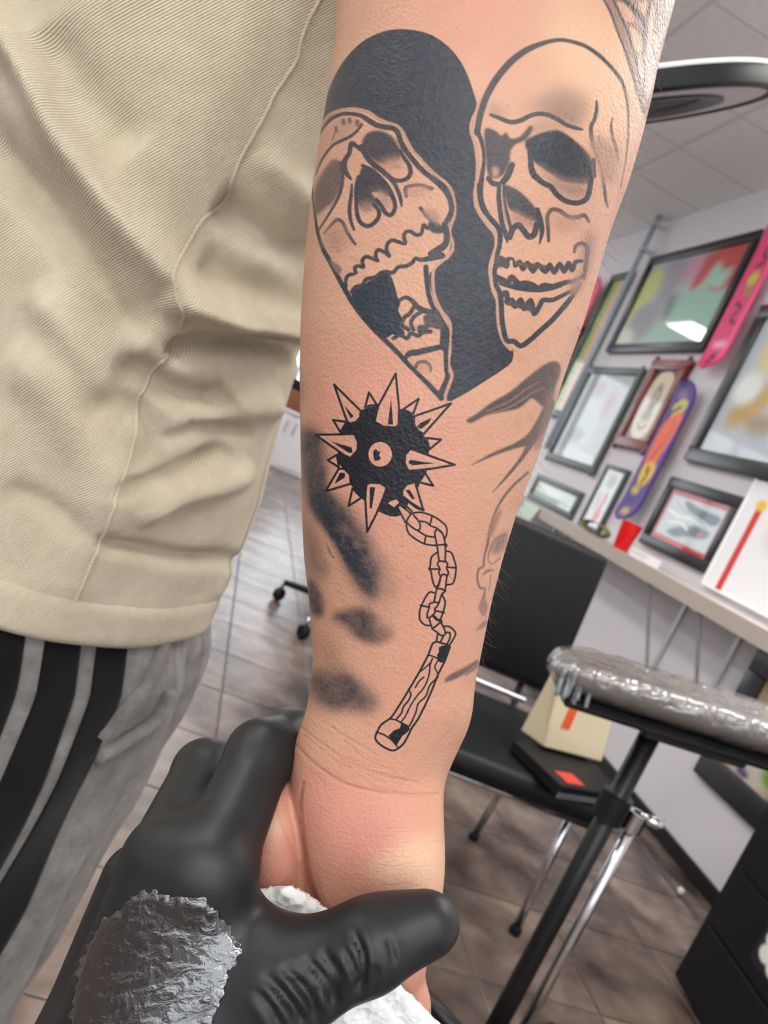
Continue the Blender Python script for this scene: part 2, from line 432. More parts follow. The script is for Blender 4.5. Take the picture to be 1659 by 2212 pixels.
# ================================================================== THINGS ON THE RIGHT WALL
def wall_uv_box(name, y0, y1, z0, z1, x0, x1, material, parent):
    """thin panel whose face towards the room carries the print (left in view = far end of the wall)"""
    V = [(x0, y1, z0), (x0, y0, z0), (x0, y0, z1), (x0, y1, z1), (x1, y1, z0), (x1, y0, z0), (x1, y0, z1), (x1, y1, z1)]
    Fs = [(0, 1, 2, 3), (4, 7, 6, 5), (0, 4, 5, 1), (1, 5, 6, 2), (2, 6, 7, 3), (3, 7, 4, 0)]
    return mesh_obj(name, V, Fs, material, parent, False, [(0, 0), (1, 0), (1, 1), (0, 1)]*2)
def art(name, bgc, ops, w_=160, h_=160, rough=.55):
    c = Canvas(0, 0, 100, 100, w_/100, [x for x in srgb(*bgc)[:3]])
    c.h = c.a.shape[0]
    for o in ops:
        k = o[0]
        col = [x for x in srgb(*o[1])[:3]]
        if k == 'e': c.ell(o[2], o[3], o[4], o[5], col, o[6] if len(o) > 6 else 3, None, math.radians(o[7]) if len(o) > 7 else 0)
        if k == 'p': c.fill(o[2], col, o[3] if len(o) > 3 else 2, None, 4)
        if k == 's': c.stroke(o[2], o[3], col, o[4] if len(o) > 4 else 1.5)
    a = np.clip(c.a, 0, 1); a = np.where(a <= .0031308, a*12.92, 1.055*a**(1/2.4)-.055)
    return mat(name, rough=rough, image=to_image(name, a))
def frame_bars(bm, y0, y1, z0, z1, wd, d, bev, wavy=0):
    def prism(a, b, n_in):
        pass
    for lo, hi in (((XW-d, y0, z0), (XW-.001, y1, z0+wd)), ((XW-d, y0, z1-wd), (XW-.001, y1, z1)),
                   ((XW-d, y0, z0+wd), (XW-.001, y0+wd, z1-wd)), ((XW-d, y1-wd, z0+wd), (XW-.001, y1, z1-wd))):
        add_box(bm, lo, hi, bev, None, 2)
    if wavy:
        for y in np.linspace(y0, y1, wavy):
            for z in (z0, z1): bmesh.ops.create_uvsphere(bm, u_segments=8, v_segments=6, radius=wd*.42, matrix=Matrix.Translation((XW-d*.75, y, z+(wd*.3 if z == z0 else -wd*.3))) @ Matrix.Scale(.45, 4, (1, 0, 0)))
        for z in np.linspace(z0, z1, wavy):
            for y in (y0, y1): bmesh.ops.create_uvsphere(bm, u_segments=8, v_segments=6, radius=wd*.42, matrix=Matrix.Translation((XW-d*.75, y+(wd*.3 if y == y0 else -wd*.3), z)) @ Matrix.Scale(.5, 4, (1, 0, 0)))
def picture(label, y0, y1, z0, z1, wd, fm, am, d=.035, mount=None, mw=.0, wavy=0, glass=True, cat='picture', oval=None):
    t = tag(empty('framed_picture', (0, 0, 0)), label, cat, 'framed art on the white wall')
    bm = bmesh.new(); frame_bars(bm, y0, y1, z0, z1, wd, d, .005, wavy); bm_obj('frame', bm, fm, t, True)
    a = wd*.8
    if mount: box('mount_board', (XW-d*.45, y0+a, z0+a), (XW-.002, y1-a, z1-a), mount, t)
    e = wd*.8+mw
    if oval is None: wall_uv_box('artwork', y0+e, y1-e, z0+e, z1-e, XW-d*.5, XW-d*.3, am, t)
    else:
        cy, cz, ry, rz = (y0+y1)/2, (z0+z1)/2, (y1-y0)/2-e, (z1-z0)/2-e
        th = np.linspace(0, 2*np.pi, 36, endpoint=False); n = 36
        sg = lambda v, q: np.sign(v)*np.abs(v)**q
        yy = -sg(np.cos(th), .75)*ry; zz = sg(np.sin(th), .75)*rz
        V = [(XW-d*.55, cy+yy[k], cz+zz[k]) for k in range(n)]+[(XW-d*.3, cy+yy[k], cz+zz[k]) for k in range(n)]
        Fs = [tuple(range(n))]+[(k, n+k, n+(k+1) % n, (k+1) % n) for k in range(n)]
        mesh_obj('artwork', V, Fs, am, t, False, [(.5-.5*yy[k % n]/ry, .5+.5*zz[k % n]/rz) for k in range(2*n)])
    if glass: box('glass_pane', (XW-d*.72, y0+a, z0+a), (XW-d*.66, y1-a, z1-a), pane, t)
    return t
m_fblack = mat('black_frame_wood', srgb(24, 24, 27), .35)
m_fgrey = mat('pewter_frame', srgb(84, 92, 92), .45, metal=.3, bump=(80, .5, .004))
m_fred = mat('mahogany_frame', srgb(112, 28, 24), .35, bump=(70, .5, .004))
m_fgreen = mat('dark_green_frame', srgb(22, 62, 44), .4)
m_red_mount = mat('red_mount_board', srgb(196, 62, 70), .7)
m_white_mount = mat('white_mount_board', srgb(232, 236, 238), .7)
a_big = art('print_red_mint', (186, 196, 192), [('p', (206, 214, 120), [(0, 60), (0, 18), (18, 10), (26, 30), (12, 60), (6, 80)], 6), ('p', (160, 158, 170), [(20, 4), (48, 4), (44, 40), (30, 60), (24, 30)], 8),
    ('p', (158, 208, 188), [(55, 42), (95, 48), (98, 90), (60, 96), (30, 92), (50, 70)], 8), ('p', (206, 52, 52), [(62, 4), (98, 2), (98, 40), (84, 46), (72, 34), (62, 42), (58, 24)], 4), ('p', (170, 216, 198), [(76, 14), (84, 26), (92, 24), (90, 44), (78, 40), (70, 36)], 4),
    ('p', (212, 150, 176), [(48, 6), (60, 4), (58, 30), (46, 28)], 5), ('p', (150, 152, 160), [(8, 60), (24, 50), (40, 64), (34, 90), (14, 96)], 9), ('p', (226, 234, 214), [(0, 78), (18, 84), (20, 100), (0, 100)], 7), ('p', (120, 132, 136), [(40, 46), (50, 44), (52, 66), (44, 72)], 6)])
a_grey = art('print_pale_sketch', (192, 204, 206), [('e', (206, 218, 222), 40, 60, 30, 34, 10), ('e', (190, 170, 176), 36, 18, 14, 9, 6), ('e', (196, 172, 178), 70, 34, 10, 16, 6), ('e', (176, 168, 176), 34, 72, 16, 8, 6), ('e', (226, 232, 236), 50, 94, 46, 7, 4)])
a_oval = art('print_oval_portrait', (232, 220, 188), [('e', (120, 108, 100), 50, 42, 16, 24, 6), ('e', (206, 190, 168), 50, 36, 8, 9, 3), ('e', (150, 138, 122), 48, 66, 22, 9, 6), ('s', (110, 96, 90), [(30, 78), (45, 86), (66, 80)], 4, 3)])
a_right = art('print_yellow_blossom', (196, 206, 214), [('e', (226, 214, 160), 42, 24, 28, 20, 8), ('e', (240, 240, 226), 70, 20, 20, 14, 6), ('e', (200, 168, 96), 36, 64, 26, 13, 7, -30), ('e', (214, 184, 110), 68, 52, 16, 10, 6), ('e', (240, 244, 242), 22, 52, 16, 12, 6), ('e', (176, 160, 130), 58, 76, 18, 8, 6), ('e', (246, 246, 240), 62, 40, 10, 9, 4)])
a_wave = art('print_grey_waves', (200, 212, 214), [('p', (74, 96, 112), [(28, 6), (60, 14), (96, 18), (92, 40), (66, 34), (40, 26)], 4), ('p', (84, 104, 118), [(50, 60), (70, 52), (92, 56), (86, 74), (60, 80), (40, 92), (20, 88), (30, 74)], 5), ('s', (238, 242, 240), [(8, 40), (30, 46), (52, 40), (70, 46)], 7, 3), ('s', (236, 240, 238), [(16, 66), (36, 58), (52, 66)], 6, 3), ('e', (206, 70, 70), 78, 66, 5, 4, 2), ('s', (150, 168, 176), [(20, 20), (44, 34), (64, 40), (84, 48)], 3, 2)])
a_small = art('print_mint_card', (206, 222, 214), [('e', (232, 240, 236), 40, 44, 26, 22, 8), ('e', (176, 196, 188), 76, 70, 16, 14, 6)])
a_pinkfig = art('print_white_pink', (228, 232, 230), [('p', (214, 110, 126), [(52, 40), (66, 46), (62, 66), (72, 78), (54, 90), (40, 84), (48, 62)], 4), ('e', (168, 180, 186), 50, 20, 22, 12, 7), ('e', (190, 196, 200), 30, 56, 10, 16, 6)])
a_green = art('print_lime_stripe', (142, 172, 66), [('p', (222, 172, 130), [(50, 6), (84, 4), (80, 96), (46, 97)], 3), ('s', (96, 128, 44), [(14, 4), (12, 96)], 10, 4)])
picture('largest black framed print, red and mint abstract, at the top of the wall', 3.88, 5.08, 2.055, 2.74, .055, m_fblack, a_big, .04)
picture('pewter framed pale sketch with scalloped edges left of the mahogany frame', 4.43, 5.23, 1.245, 1.945, .045, m_fgrey, a_grey, .035, wavy=16)
picture('mahogany red carved frame around a cream oval portrait', 3.94, 4.335, 1.455, 2.0, .06, m_fred, a_oval, .04, mount=m_fred, mw=.018, wavy=5, oval=True)
picture('black framed yellow blossom print at the right edge of the photo', 2.80, 3.55, 1.465, 2.29, .07, m_fblack, a_right, .04, mount=m_white_mount, mw=.012)
picture('black framed grey wave print with red mount just above the shelf', 2.98, 3.59, 1.0, 1.37, .055, m_fblack, a_wave, .03, mount=m_red_mount, mw=.036)
picture('low wide grey green framed card resting on the shelf beside the arm', 4.44, 5.23, .931, 1.12, .04, m_fgrey, a_small, .03)
picture('narrow grey framed white and pink print standing on the shelf', 4.03, 4.31, .931, 1.335, .025, m_fgrey, a_pinkfig, .03)
picture('tall dark green frame with lime and peach stripes beside the arm', 5.285, 5.62, 1.55, 2.675, .05, m_fgreen, a_green, .035)

def skateboard(label, yc, z0, z1, wd, m_):
    """wall-hung deck with rounded ends that kick out towards the room"""
    L_ = z1-z0; n = 40; V = []; UV = []
    for layer in (0, 1):
        for i in range(n+1):
            s_ = i/n; z = z0+L_*s_
            e = min(s_, 1-s_)*L_; r = wd/2
            hw = r*math.sqrt(max(0, 1-(1-min(e/r, 1))**2))*.999+.0015
            kick = .035*(max(0, .14-e)/.14)**2
            for k in range(9):
                u = (k/8-.5)*2; conc = .006*u*u
                V.append((XW-.055-kick-conc+layer*.012, yc-u*hw, z)); UV.append((.5+.5*u*hw/(wd/2), s_))
    Fs = []; nv = 9*(n+1)
    for layer in (0, 1):
        for i in range(n):
            for k in range(8):
                a = layer*nv+i*9+k; q = (a, a+1, a+10, a+9); Fs.append(q if layer == 0 else q[::-1])
    for i in range(n):
        for k in (0, 8):
            a = i*9+k; q = (a, a+9, a+nv+9, a+nv); Fs.append(q if k == 0 else q[::-1])
    o = mesh_obj('skateboard_deck', V, Fs, m_, None, True, UV)
    tag(o, label, 'skateboard deck', 'skateboard decks on the wall')
    bmk = bmesh.new()
    add_box(bmk, (XW-.05, yc-.02, (z0+z1)/2-.05), (XW-.001, yc+.02, (z0+z1)/2+.05), .003)
    bm_obj('wall_bracket', bmk, m_blackm, o)
    return o
a_pink = art('deck_pink', (226, 60, 118), [('s', (70, 24, 50), [(34, 8), (60, 14), (40, 20), (64, 26), (36, 30)], 3, 2), ('e', (196, 196, 60), 50, 38, 22, 5, 3), ('e', (120, 150, 50), 56, 46, 16, 3, 2), ('s', (80, 24, 56), [(30, 54), (62, 58), (36, 64), (66, 68)], 3, 2), ('e', (244, 170, 196), 50, 82, 34, 2.5, 2), ('s', (90, 20, 50), [(40, 90), (60, 91), (58, 95), (40, 94), (44, 88)], 3, 2), ('e', (60, 24, 40), 50, 91, 5, 1.2, 1), ('s', (250, 120, 170), [(88, 4), (90, 60), (84, 90)], 8, 3)], 96, 96)
a_purple = art('deck_purple_orange', (74, 46, 132), [('e', (126, 104, 160), 40, 10, 24, 4, 3), ('s', (206, 196, 80), [(20, 19), (48, 15), (80, 17), (60, 21), (30, 25)], 5, 2), ('p', (236, 104, 66), [(24, 26), (82, 22), (90, 38), (70, 56), (54, 62), (40, 60), (16, 60), (10, 40)], 3), ('s', (140, 60, 60), [(60, 28), (54, 42), (34, 56)], 4, 2), ('s', (150, 64, 60), [(80, 30), (72, 44), (66, 54)], 3, 2), ('p', (226, 190, 44), [(20, 60), (72, 58), (84, 66), (60, 74), (26, 73)], 3), ('s', (120, 70, 40), [(40, 62), (56, 66), (44, 72)], 5, 2), ('e', (214, 186, 60), 36, 78, 20, 2.6, 2), ('e', (196, 176, 60), 48, 93, 22, 2.4, 2)], 96, 96)
a_rose = art('deck_rose', (228, 66, 110), [('e', (240, 110, 130), 50, 30, 30, 14, 6), ('e', (206, 44, 90), 50, 70, 30, 12, 6)], 64, 64)
skateboard('bright pink skateboard deck with scribbled print beside the largest frame', 3.70, 1.93, 2.74, .19, a_pink)
skateboard('purple and orange skateboard deck with yellow print above the red cup', 3.775, 1.06, 1.87, .20, a_purple)
skateboard('rose red skateboard deck half hidden behind the elbow', 5.76, 1.80, 2.66, .20, a_rose)

# conduit pipe from ceiling, white panel with red stripe, framed poster under the shelf
t = tag(empty('conduit_pipe', (XW-.078, 5.17, 1.5)), 'pale grey blue conduit pipe running up the wall to the ceiling', 'pipe')
m_pipe = mat('grey_blue_pipe', srgb(168, 182, 192), .35)
tube('pipe', [(0, 0, -.2), (0, 0, .6), (0, 0, ZC-1.5)], .02, m_pipe, t, 12)
for z in (1.28, 1.46): box('clip', (-.022, -.03, z), (.077, .03, z+.02), m_steel, t)
t = tag(empty('poster_board', (0, 0, 0)), 'white poster board with a red vertical stripe and yellow corner', 'poster')
wall_uv_box('board', 2.05, 2.97, .96, 1.455, XW-.02, XW-.001, art('poster_white_red', (236, 236, 238), [('s', (206, 40, 26), [(12, 100), (12, 24)], 4.5, .8), ('e', (236, 190, 40), 12, 20, 4, 5, 2), ('e', (214, 150, 170), 22, 6, 8, 8, 4), ('e', (190, 190, 204), 40, 40, 14, 16, 8)], 200, 200), t)
bm = bmesh.new()
for lo, hi in (((XW-.026, 2.05, .955), (XW-.001, 2.975, .967)), ((XW-.026, 2.965, .967), (XW-.001, 2.977, 1.46))): add_box(bm, lo, hi, .002)
bm_obj('edge_strip', bm, m_white, t)
a_low = art('poster_tan_green', (206, 180, 146), [('e', (214, 206, 190), 26, 84, 18, 12, 4), ('e', (130, 170, 60), 40, 44, 14, 9, 4), ('e', (150, 50, 56), 60, 34, 12, 10, 4), ('e', (120, 160, 60), 46, 78, 10, 9, 4), ('e', (110, 40, 40), 60, 88, 12, 8, 4), ('e', (228, 206, 170), 30, 20, 14, 12, 6), ('e', (90, 60, 120), 22, 90, 6, 4, 3)])
picture('black framed colourful poster on the wall below the shelf', 1.75, 2.478, .313, .858, .10, m_fblack, a_low, .03, cat='poster')

# shelf with brackets
m_shelf = mat('shelf_laminate', srgb(206, 200, 196), .5, noise=(srgb(188, 178, 170), 9, 3, .4, .7))
m_shelf_edge = mat('shelf_edge_band', srgb(176, 164, 152), .5)
SX, SZ = 1.84, .93
sh = tag(empty('wall_shelf', (XW, 3.8, SZ)), 'long grey shelf along the wall under the frames', 'shelf')
box('board', (SX-XW, -1.75, -.06), (0, 1.75, 0), m_shelf, sh, .004)
box('edge_band', (SX-XW-.006, -1.75, -.062), (SX-XW-.0005, 1.75, .001), m_shelf_edge, sh)
for yy in (2.62, 3.02, 3.95, 4.6):
    br = bmesh.new(); yl = yy-3.8
    add_box(br, (-.012, yl-.012, -.52), (-.001, yl+.012, -.061)); add_box(br, (SX-XW+.02, yl-.012, -.072), (-.001, yl+.012, -.0615))
    Vb, Fb = tube_pts([(SX-XW+.05, yl, -.075), (-.012, yl, -.46)], .008, 6)
    tm = bpy.data.meshes.new('t'); tm.from_pydata([tuple(v) for v in Vb], [], Fb); br.from_mesh(tm); bpy.data.meshes.remove(tm)
    bm_obj('bracket', br, m_steel, sh)

# things on the shelf
m_cup = mat('red_cup_plastic', srgb(226, 14, 22), .35)
rr = P(1337, 1190, 1.)-CAM; CUPY = rr[1]*(SX+.06)/rr[0]
c = tag(empty('plastic_cup', (SX+.06, CUPY, SZ)), 'red plastic party cup standing on the shelf edge', 'cup')
lathe('cup_body', [(.034, 0), (.036, .003), (.051, .136), (.053, .136), (.053, .142), (.049, .142), (.034, .006), (0.0, .006)], m_cup, c, 28)
m_olive = mat('olive_strap', srgb(122, 118, 62), .7)
c = tag(empty('strap_roll', (SX+.07, CUPY+.34, SZ)), 'olive green strap curled in a loop on the shelf behind the red cup', 'strap')
V = []; Fs = []; n = 36
for k in range(n):
    a = 2*math.pi*k/n; ry, rz = .15*math.cos(a), .035+.034*math.sin(a)
    for dx, s_ in ((-.018, 1), (.018, 1), (.018, .9), (-.018, .9)): V.append((dx, ry*s_, .035+(rz-.035)*s_))
for k in range(n):
    k2 = (k+1) % n
    for q in range(4): Fs.append((k*4+q, k*4+(q+1) % 4, k2*4+(q+1) % 4, k2*4+q))
mesh_obj('strap_loop', V, Fs, m_olive, c)
c = tag(empty('small_carton', (SX+.05, CUPY-.24, SZ)), 'small white carton lying on the shelf right of the red cup', 'box')
box('carton_body', (-.03, -.075, 0), (.045, .075, .028), m_white, c, .003); box('carton_lid', (-.032, -.077, .028), (.047, .077, .04), m_white, c, .003)
c = mesh_obj('paper_sheet', *(lambda n: ([(SX-.012-.02*math.sin(2.5*i/n)**2, 4.60-.26*(k/n), SZ-.005-.16*(i/n)) for i in range(n+1) for k in range(n+1)], [(i*(n+1)+k, i*(n+1)+k+1, (i+1)*(n+1)+k+1, (i+1)*(n+1)+k) for i in range(n) for k in range(n)]))(8), mat('pale_green_paper', srgb(196, 214, 204), .7))
c.modifiers.new('thickness', 'SOLIDIFY').thickness = .0015
tag(c, 'pale green paper sheet hanging over the shelf edge beside the arm', 'paper')

# ================================================================== FURNITURE AND EQUIPMENT
def rot_to(n):
    return Vector((0, 0, 1)).rotation_difference(Vector(n)).to_matrix().to_4x4()
# ring lamp on a floor stand (behind the arm)
LD = 1.30; lc = P(1384, 230, LD); vdir = (lc-CAM)/np.linalg.norm(lc-CAM)
dn = -UP - RT*.02; dn = dn-vdir*(dn@vdir); dn /= np.linalg.norm(dn)
el = math.radians(6.5); nrm = dn*math.cos(el) - vdir*math.sin(el)
MR = Matrix.Translation(lc) @ rot_to(nrm)
R = 272*LD/FPX
t = tag(empty('ring_lamp', (0, 0, 0)), 'round black ring lamp head tilted on a stand behind the elbow', 'lamp')
m_lampw = mat('lamp_opal', srgb(206, 200, 204), .4); m_lampb = mat('lamp_black_satin', srgb(12, 15, 17), .5, spec=.3)
m_rim = mat('lamp_white_rim', srgb(240, 240, 238), .4)
lathe('housing', [(R*.60, -.022), (R*.985, -.022), (R, -.017), (R, .004), (R*.985, .008), (R*.92, .008), (R*.92, .001), (R*.60, .001)], m_lampb, t, 64, MR, True)
lathe('back_cover', [(R*.62, -.029), (R*.965, -.029), (R*.98, -.026), (R*.98, -.0225), (R*.62, -.0225)], m_rim, t, 64, MR, True)
lathe('diffuser_ring', [(R*.60, .0012), (R*.915, .0012), (R*.91, .005), (R*.61, .005)], m_lampw, t, 64, MR, True)
lathe('inner_ring', [(R*.44, -.022), (R*.60, -.024), (R*.61, .009), (R*.56, .010), (R*.45, .0)], mat('lamp_grey', srgb(52, 51, 53), .4), t, 64, MR, True)
lathe('hub', [(0, -.03), (R*.45, -.03), (R*.45, -.004), (R*.40, .0), (0, .0)], m_lampb, t, 48, MR)
hb = lc - nrm*.03
ytop = hb + np.array([0, 0, .03])
tube('yoke', [hb, hb-nrm*.03, (hb[0], hb[1], hb[2]-.07)], .012, m_blackm, t, 10)
tube('pole', [(hb[0], hb[1], .35), (hb[0], hb[1], hb[2]-.05)], .011, m_blackm, t, 12)
tube('lower_pole', [(hb[0], hb[1], .10), (hb[0], hb[1], .75)], .015, m_blackm, t, 12)
for k in range(3):
    a = 1.1+k*2.094
    tube('tripod_leg', [(hb[0], hb[1], .36), (hb[0]+.1*math.cos(a), hb[1]+.1*math.sin(a), .25), (hb[0]+.26*math.cos(a), hb[1]+.26*math.sin(a), .012)], .009, m_blackm, t, 8)

# black waiting chair in front of the wall
m_vinyl = mat('black_vinyl', srgb(14, 15, 19), .5, spec=.28, bump=(120, .15, .001))
ch = tag(empty('waiting_chair', (.885, 1.78, 0), math.radians(-4)), 'black padded chair standing behind the wrapped armrest', 'chair')
def pad(name, lo, hi, r, material, parent, M=None, sag=0):
    bm = bmesh.new(); bmesh.ops.create_cube(bm, size=1)
    lo, hi = Vector(lo), Vector(hi)
    for v in bm.verts: v.co = Vector([lo[i]+(v.co[i]+.5)*(hi[i]-lo[i]) for i in range(3)])
    bmesh.ops.bevel(bm, geom=bm.edges[:], offset=r, segments=4, profile=.5, affect='EDGES')
    if M is not None: bm.transform(M)
    return bm_obj(name, bm, material, parent, True)
pad('seat', (-.235, -.27, .385), (.235, .23, .445), .026, m_vinyl, ch)
MB_ = Matrix.Translation((0, .27, .47)) @ Matrix.Rotation(math.radians(-9), 4, 'X')
pad('backrest', (-.245, -.03, .03), (.245, .03, .475), .026, m_vinyl, ch, MB_)
box('back_rail', (-.20, .235, .455), (.17, .258, .472), m_alu, ch, .004)
for s_ in (-1, 1):
    tube('back_post', [(s_*.16, .16, .395), (s_*.16, .27, .40), (s_*.16, .30, .46), (s_*.16, .33, .62)], .011, m_blackm, ch, 10)
    tube('leg', [(s_*.25, -.12, .39), (s_*.255, -.13, .01)], .011, m_chrome, ch, 10)
    tube('leg', [(s_*.21, .18, .39), (s_*.225, .26, .01)], .011, m_chrome, ch, 10)
    tube('side_rail', [(s_*.246, -.22, .372), (s_*.246, .19, .372)], .010, m_blackm, ch, 10)
    for xv, yv in ((.255, -.13), (.225, .26)): lathe('foot_cap', [(0, 0), (.016, 0), (.016, .018), (.012, .022), (0, .022)], m_black, ch, 14, Matrix.Translation((s_*xv, yv, 0)))
tube('front_rail', [(-.246, -.215, .372), (.246, -.215, .372)], .010, m_chrome, ch, 10)

# cartons on the chair
MC = Matrix.Translation((1.03, 1.585, .447)) @ Matrix.Rotation(math.radians(20), 4, 'Z')
c = tag(empty('flat_box'), 'flat black box with red print lying on the chair seat', 'box'); c.matrix_world = MC
box('box_body', (-.12, -.09, 0), (.12, .09, .03), m_black, c, .003)
box('printed_label', (-.09, -.075, .0301), (-.03, -.03, .0308), mat('red_print', srgb(206, 52, 44), .5), c)
box('clear_edge', (-.122, -.093, .0), (.122, -.0905, .012), m_alu, c)
MC = Matrix.Translation((1.05, 1.70, .478)) @ Matrix.Rotation(math.radians(14), 4, 'Z') @ Matrix.Rotation(math.radians(-8), 4, 'X')
c = tag(empty('paper_bag'), 'cream paper bag with an orange sticker standing under the armrest', 'bag'); c.matrix_world = MC
m_cream = mat('cream_paper', srgb(214, 200, 166), .7, bump=(14, .3, .01))
bm = bmesh.new(); add_box(bm, (-.10, -.05, 0), (.10, .05, .19), .004)
for v in bm.verts:
    k = v.co.z/.19; v.co.y *= 1-.55*k; v.co.x += .006*math.sin(v.co.y*70)*k
bm_obj('bag_body', bm, m_cream, c)
box('bag_fold', (-.098, -.026, .19), (.098, .026, .205), m_cream, c, .004)
yf = lambda z: -.05*(1-.55*z/.19)
mesh_obj('sticker', [(x+.012*(z-.05)/.06, yf(z)-e, z) for e in (.0004, .0014) for x, z in ((-.066, .055), (-.038, .055), (-.038, .12), (-.066, .12))], [(4, 5, 6, 7), (0, 3, 2, 1), (0, 1, 5, 4), (1, 2, 6, 5), (2, 3, 7, 6), (3, 0, 4, 7)], mat('orange_sticker', srgb(222, 84, 34), .5), c, False)

# adjustable armrest wrapped in clear film
AP = P(1398, 1600, 1.35)
ar = tag(empty('armrest_stand', (AP[0], AP[1], 0)), 'adjustable tattoo armrest wrapped in clear plastic film on a black post', 'armrest')
ztop = AP[2]+.05
tube('post', [(0, 0, .03), (0, 0, .3), (0, 0, ztop-.02)], .0185, m_blackm, ar, 14)
lathe('collar', [(.0, 0), (.028, 0), (.028, .05), (.0, .05)], m_blackm, ar, 20, Matrix.Translation((0, 0, .565)))
tube('height_rod', [(.045, -.012, .05), (.045, -.012, .60)], .0105, m_chrome, ar, 12)
lathe('rod_clamp', [(0, 0), (.018, 0), (.018, .035), (0, .035)], m_chrome, ar, 16, Matrix.Translation((.045, -.012, .565)))
tube('clamp_knob', [(.05, -.01, .595), (.085, -.03, .60)], [.007, .012], m_chrome, ar, 12)
for k in range(4):
    a = .6+k*math.pi/2
    tube('base_leg', [(0, 0, .05), (.2*math.cos(a), .2*math.sin(a), .035), (.3*math.cos(a), .3*math.sin(a), .012)], [.016, .013, .012], m_blackm, ar, 8)
pr = P(1659, 1592, 1.33)-P(1205, 1448, 1.35); pr /= np.linalg.norm(pr)
mid = P(1508, 1540, 1.335)
pn = np.array([0, 0, 1.]); pn -= pr*(pn@pr); pn /= np.linalg.norm(pn); pw = np.cross(pn, pr)
MA = Matrix(((pr[0], pw[0], pn[0], mid[0]-AP[0]), (pr[1], pw[1], pn[1], mid[1]-AP[1]), (pr[2], pw[2], pn[2], mid[2]), (0, 0, 0, 1)))
def armpad(name, L_, W_, T_, material, crump=0, zoff=0):
    n, k = 60, 28; V = []; rnd = np.random.RandomState(3); ph = rnd.rand(40)*6.28
    for i in range(n+1):
        s_ = i/n*2-1; end = (1-abs(s_)**7)**.5 if abs(s_) < 1 else 0
        for j in range(k):
            th = 2*math.pi*j/k; c_, n_ = math.cos(th), math.sin(th)
            yy = W_/2*np.sign(c_)*abs(c_)**.5*(.35+.65*end); zz = T_/2*np.sign(n_)*abs(n_)**.6*(.25+.75*end)
            zz += .018*(yy/(W_/2))**2
            x = s_*L_/2
            if crump:
                q = sum(math.sin(x*a_+yy*b_+ph[z_])*c2 for z_, (a_, b_, c2) in enumerate(((90, 40, .5), (150, -90, .4), (60, 160, .5), (230, 120, .25), (310, -200, .2))))
                zz += crump*q*np.sign(n_+.01); yy += crump*.6*q
            V.append((x, yy, zz+zoff))
    Fs = [(i*k+j, i*k+(j+1) % k, (i+1)*k+(j+1) % k, (i+1)*k+j) for i in range(n) for j in range(k)]
    Fs += [tuple(range(k-1, -1, -1)), tuple(n*k+j for j in range(k))]
    o = mesh_obj(name, V, Fs, material, ar); o.data.transform(MA); return o
armpad('cushion', .52, .165, .050, mat('grey_vinyl', srgb(122, 117, 112), .5))
bm = bmesh.new(); add_box(bm, (-.24, -.062, -.046), (.24, .062, -.026), .008, MA); bm_obj('base_board', bm, m_blackm, ar)
m_film = glass_mat('plastic_film', (.97, .97, .96, 1), .13, 2.3)
nt = m_film.node_tree; tcn = nt.nodes.new('ShaderNodeTexCoord'); nz = nt.nodes.new('ShaderNodeTexNoise'); nz.inputs['Scale'].default_value = 24; nz.inputs['Distortion'].default_value = 1.5
bpn = nt.nodes.new('ShaderNodeBump'); bpn.inputs['Strength'].default_value = .7; bpn.inputs['Distance'].default_value = .012
nt.links.new(tcn.outputs['Object'], nz.inputs['Vector']); nt.links.new(nz.outputs[0], bpn.inputs['Height'])
for nn in nt.nodes:
    if nn.type in ('BSDF_GLOSSY', 'LAYER_WEIGHT'): nt.links.new(bpn.outputs[0], nn.inputs['Normal'])
armpad('film_wrap', .535, .177, .062, m_film, .0014)
bm = bmesh.new(); add_box(bm, (-.09, -.04, -.060), (.09, .04, -.0465), .004, MA); bm_obj('mount_plate', bm, m_blackm, ar)
rnd = np.random.RandomState(5)
bunch = []
for k in range(9):
    x0 = -.255+rnd.rand()*.06; bunch.append([(x0, -.066+rnd.rand()*.01, .02-.05*q+rnd.randn()*.004) for q in np.linspace(0, 1, 5)])
Vb = []; Fb = []
for q in bunch:
    v_, f_ = tube_pts(q, .0035, 6); o_ = len(Vb); Vb += [tuple(x) for x in v_]; Fb += [tuple(i+o_ for i in ff) for ff in f_]
o = mesh_obj('film_gather', Vb, Fb, mat('bunched_film', srgb(216, 224, 226), .15, spec=.8, trans=.5), ar); o.data.transform(MA); o['kind'] = 'stuff'

# black tool cabinet at the lower right
cb = tag(empty('tool_cabinet', (1.62, 1.64, 0), math.radians(-6)), 'black tool cabinet with grey metal top in the lower right corner', 'cabinet')
box('body', (0, -1.0, .02), (.42, 0, .555), m_black, cb, .004)
box('top', (-.012, -1.012, .556), (.432, .012, .59), m_alu, cb, .006)
for k, (z0, z1) in enumerate(((.04, .20), (.21, .37), (.38, .54))):
    d = box('drawer', (-.008, -.97, z0), (-.0005, -.03, z1), m_black, cb, .002)
    tube('handle', [(-.008, -.62, z1-.03), (-.024, -.60, z1-.03), (-.024, -.40, z1-.03), (-.008, -.38, z1-.03)], .005, m_blackm, d, 8)
for k in range(5):
    a = 2*math.pi*k/5
o = box('sticker', (-.0092, -.33, .245), (-.0083, -.20, .36), art('sticker_flower', (20, 20, 22), [('e', (240, 240, 236), 50+26*math.cos(2*math.pi*k/5), 50+26*math.sin(2*math.pi*k/5), 18, 18, 3) for k in range(5)]+[('e', (226, 226, 90), 50, 50, 14, 14, 3)], 64, 64), cb)
o.data.uv_layers.new(name='UVMap')
for l_, lp in enumerate(o.data.loops):
    v = o.data.vertices[lp.vertex_index].co; o.data.uv_layers[0].data[l_].uv = ((-.20-v.y)/.13, (v.z-.245)/.115)
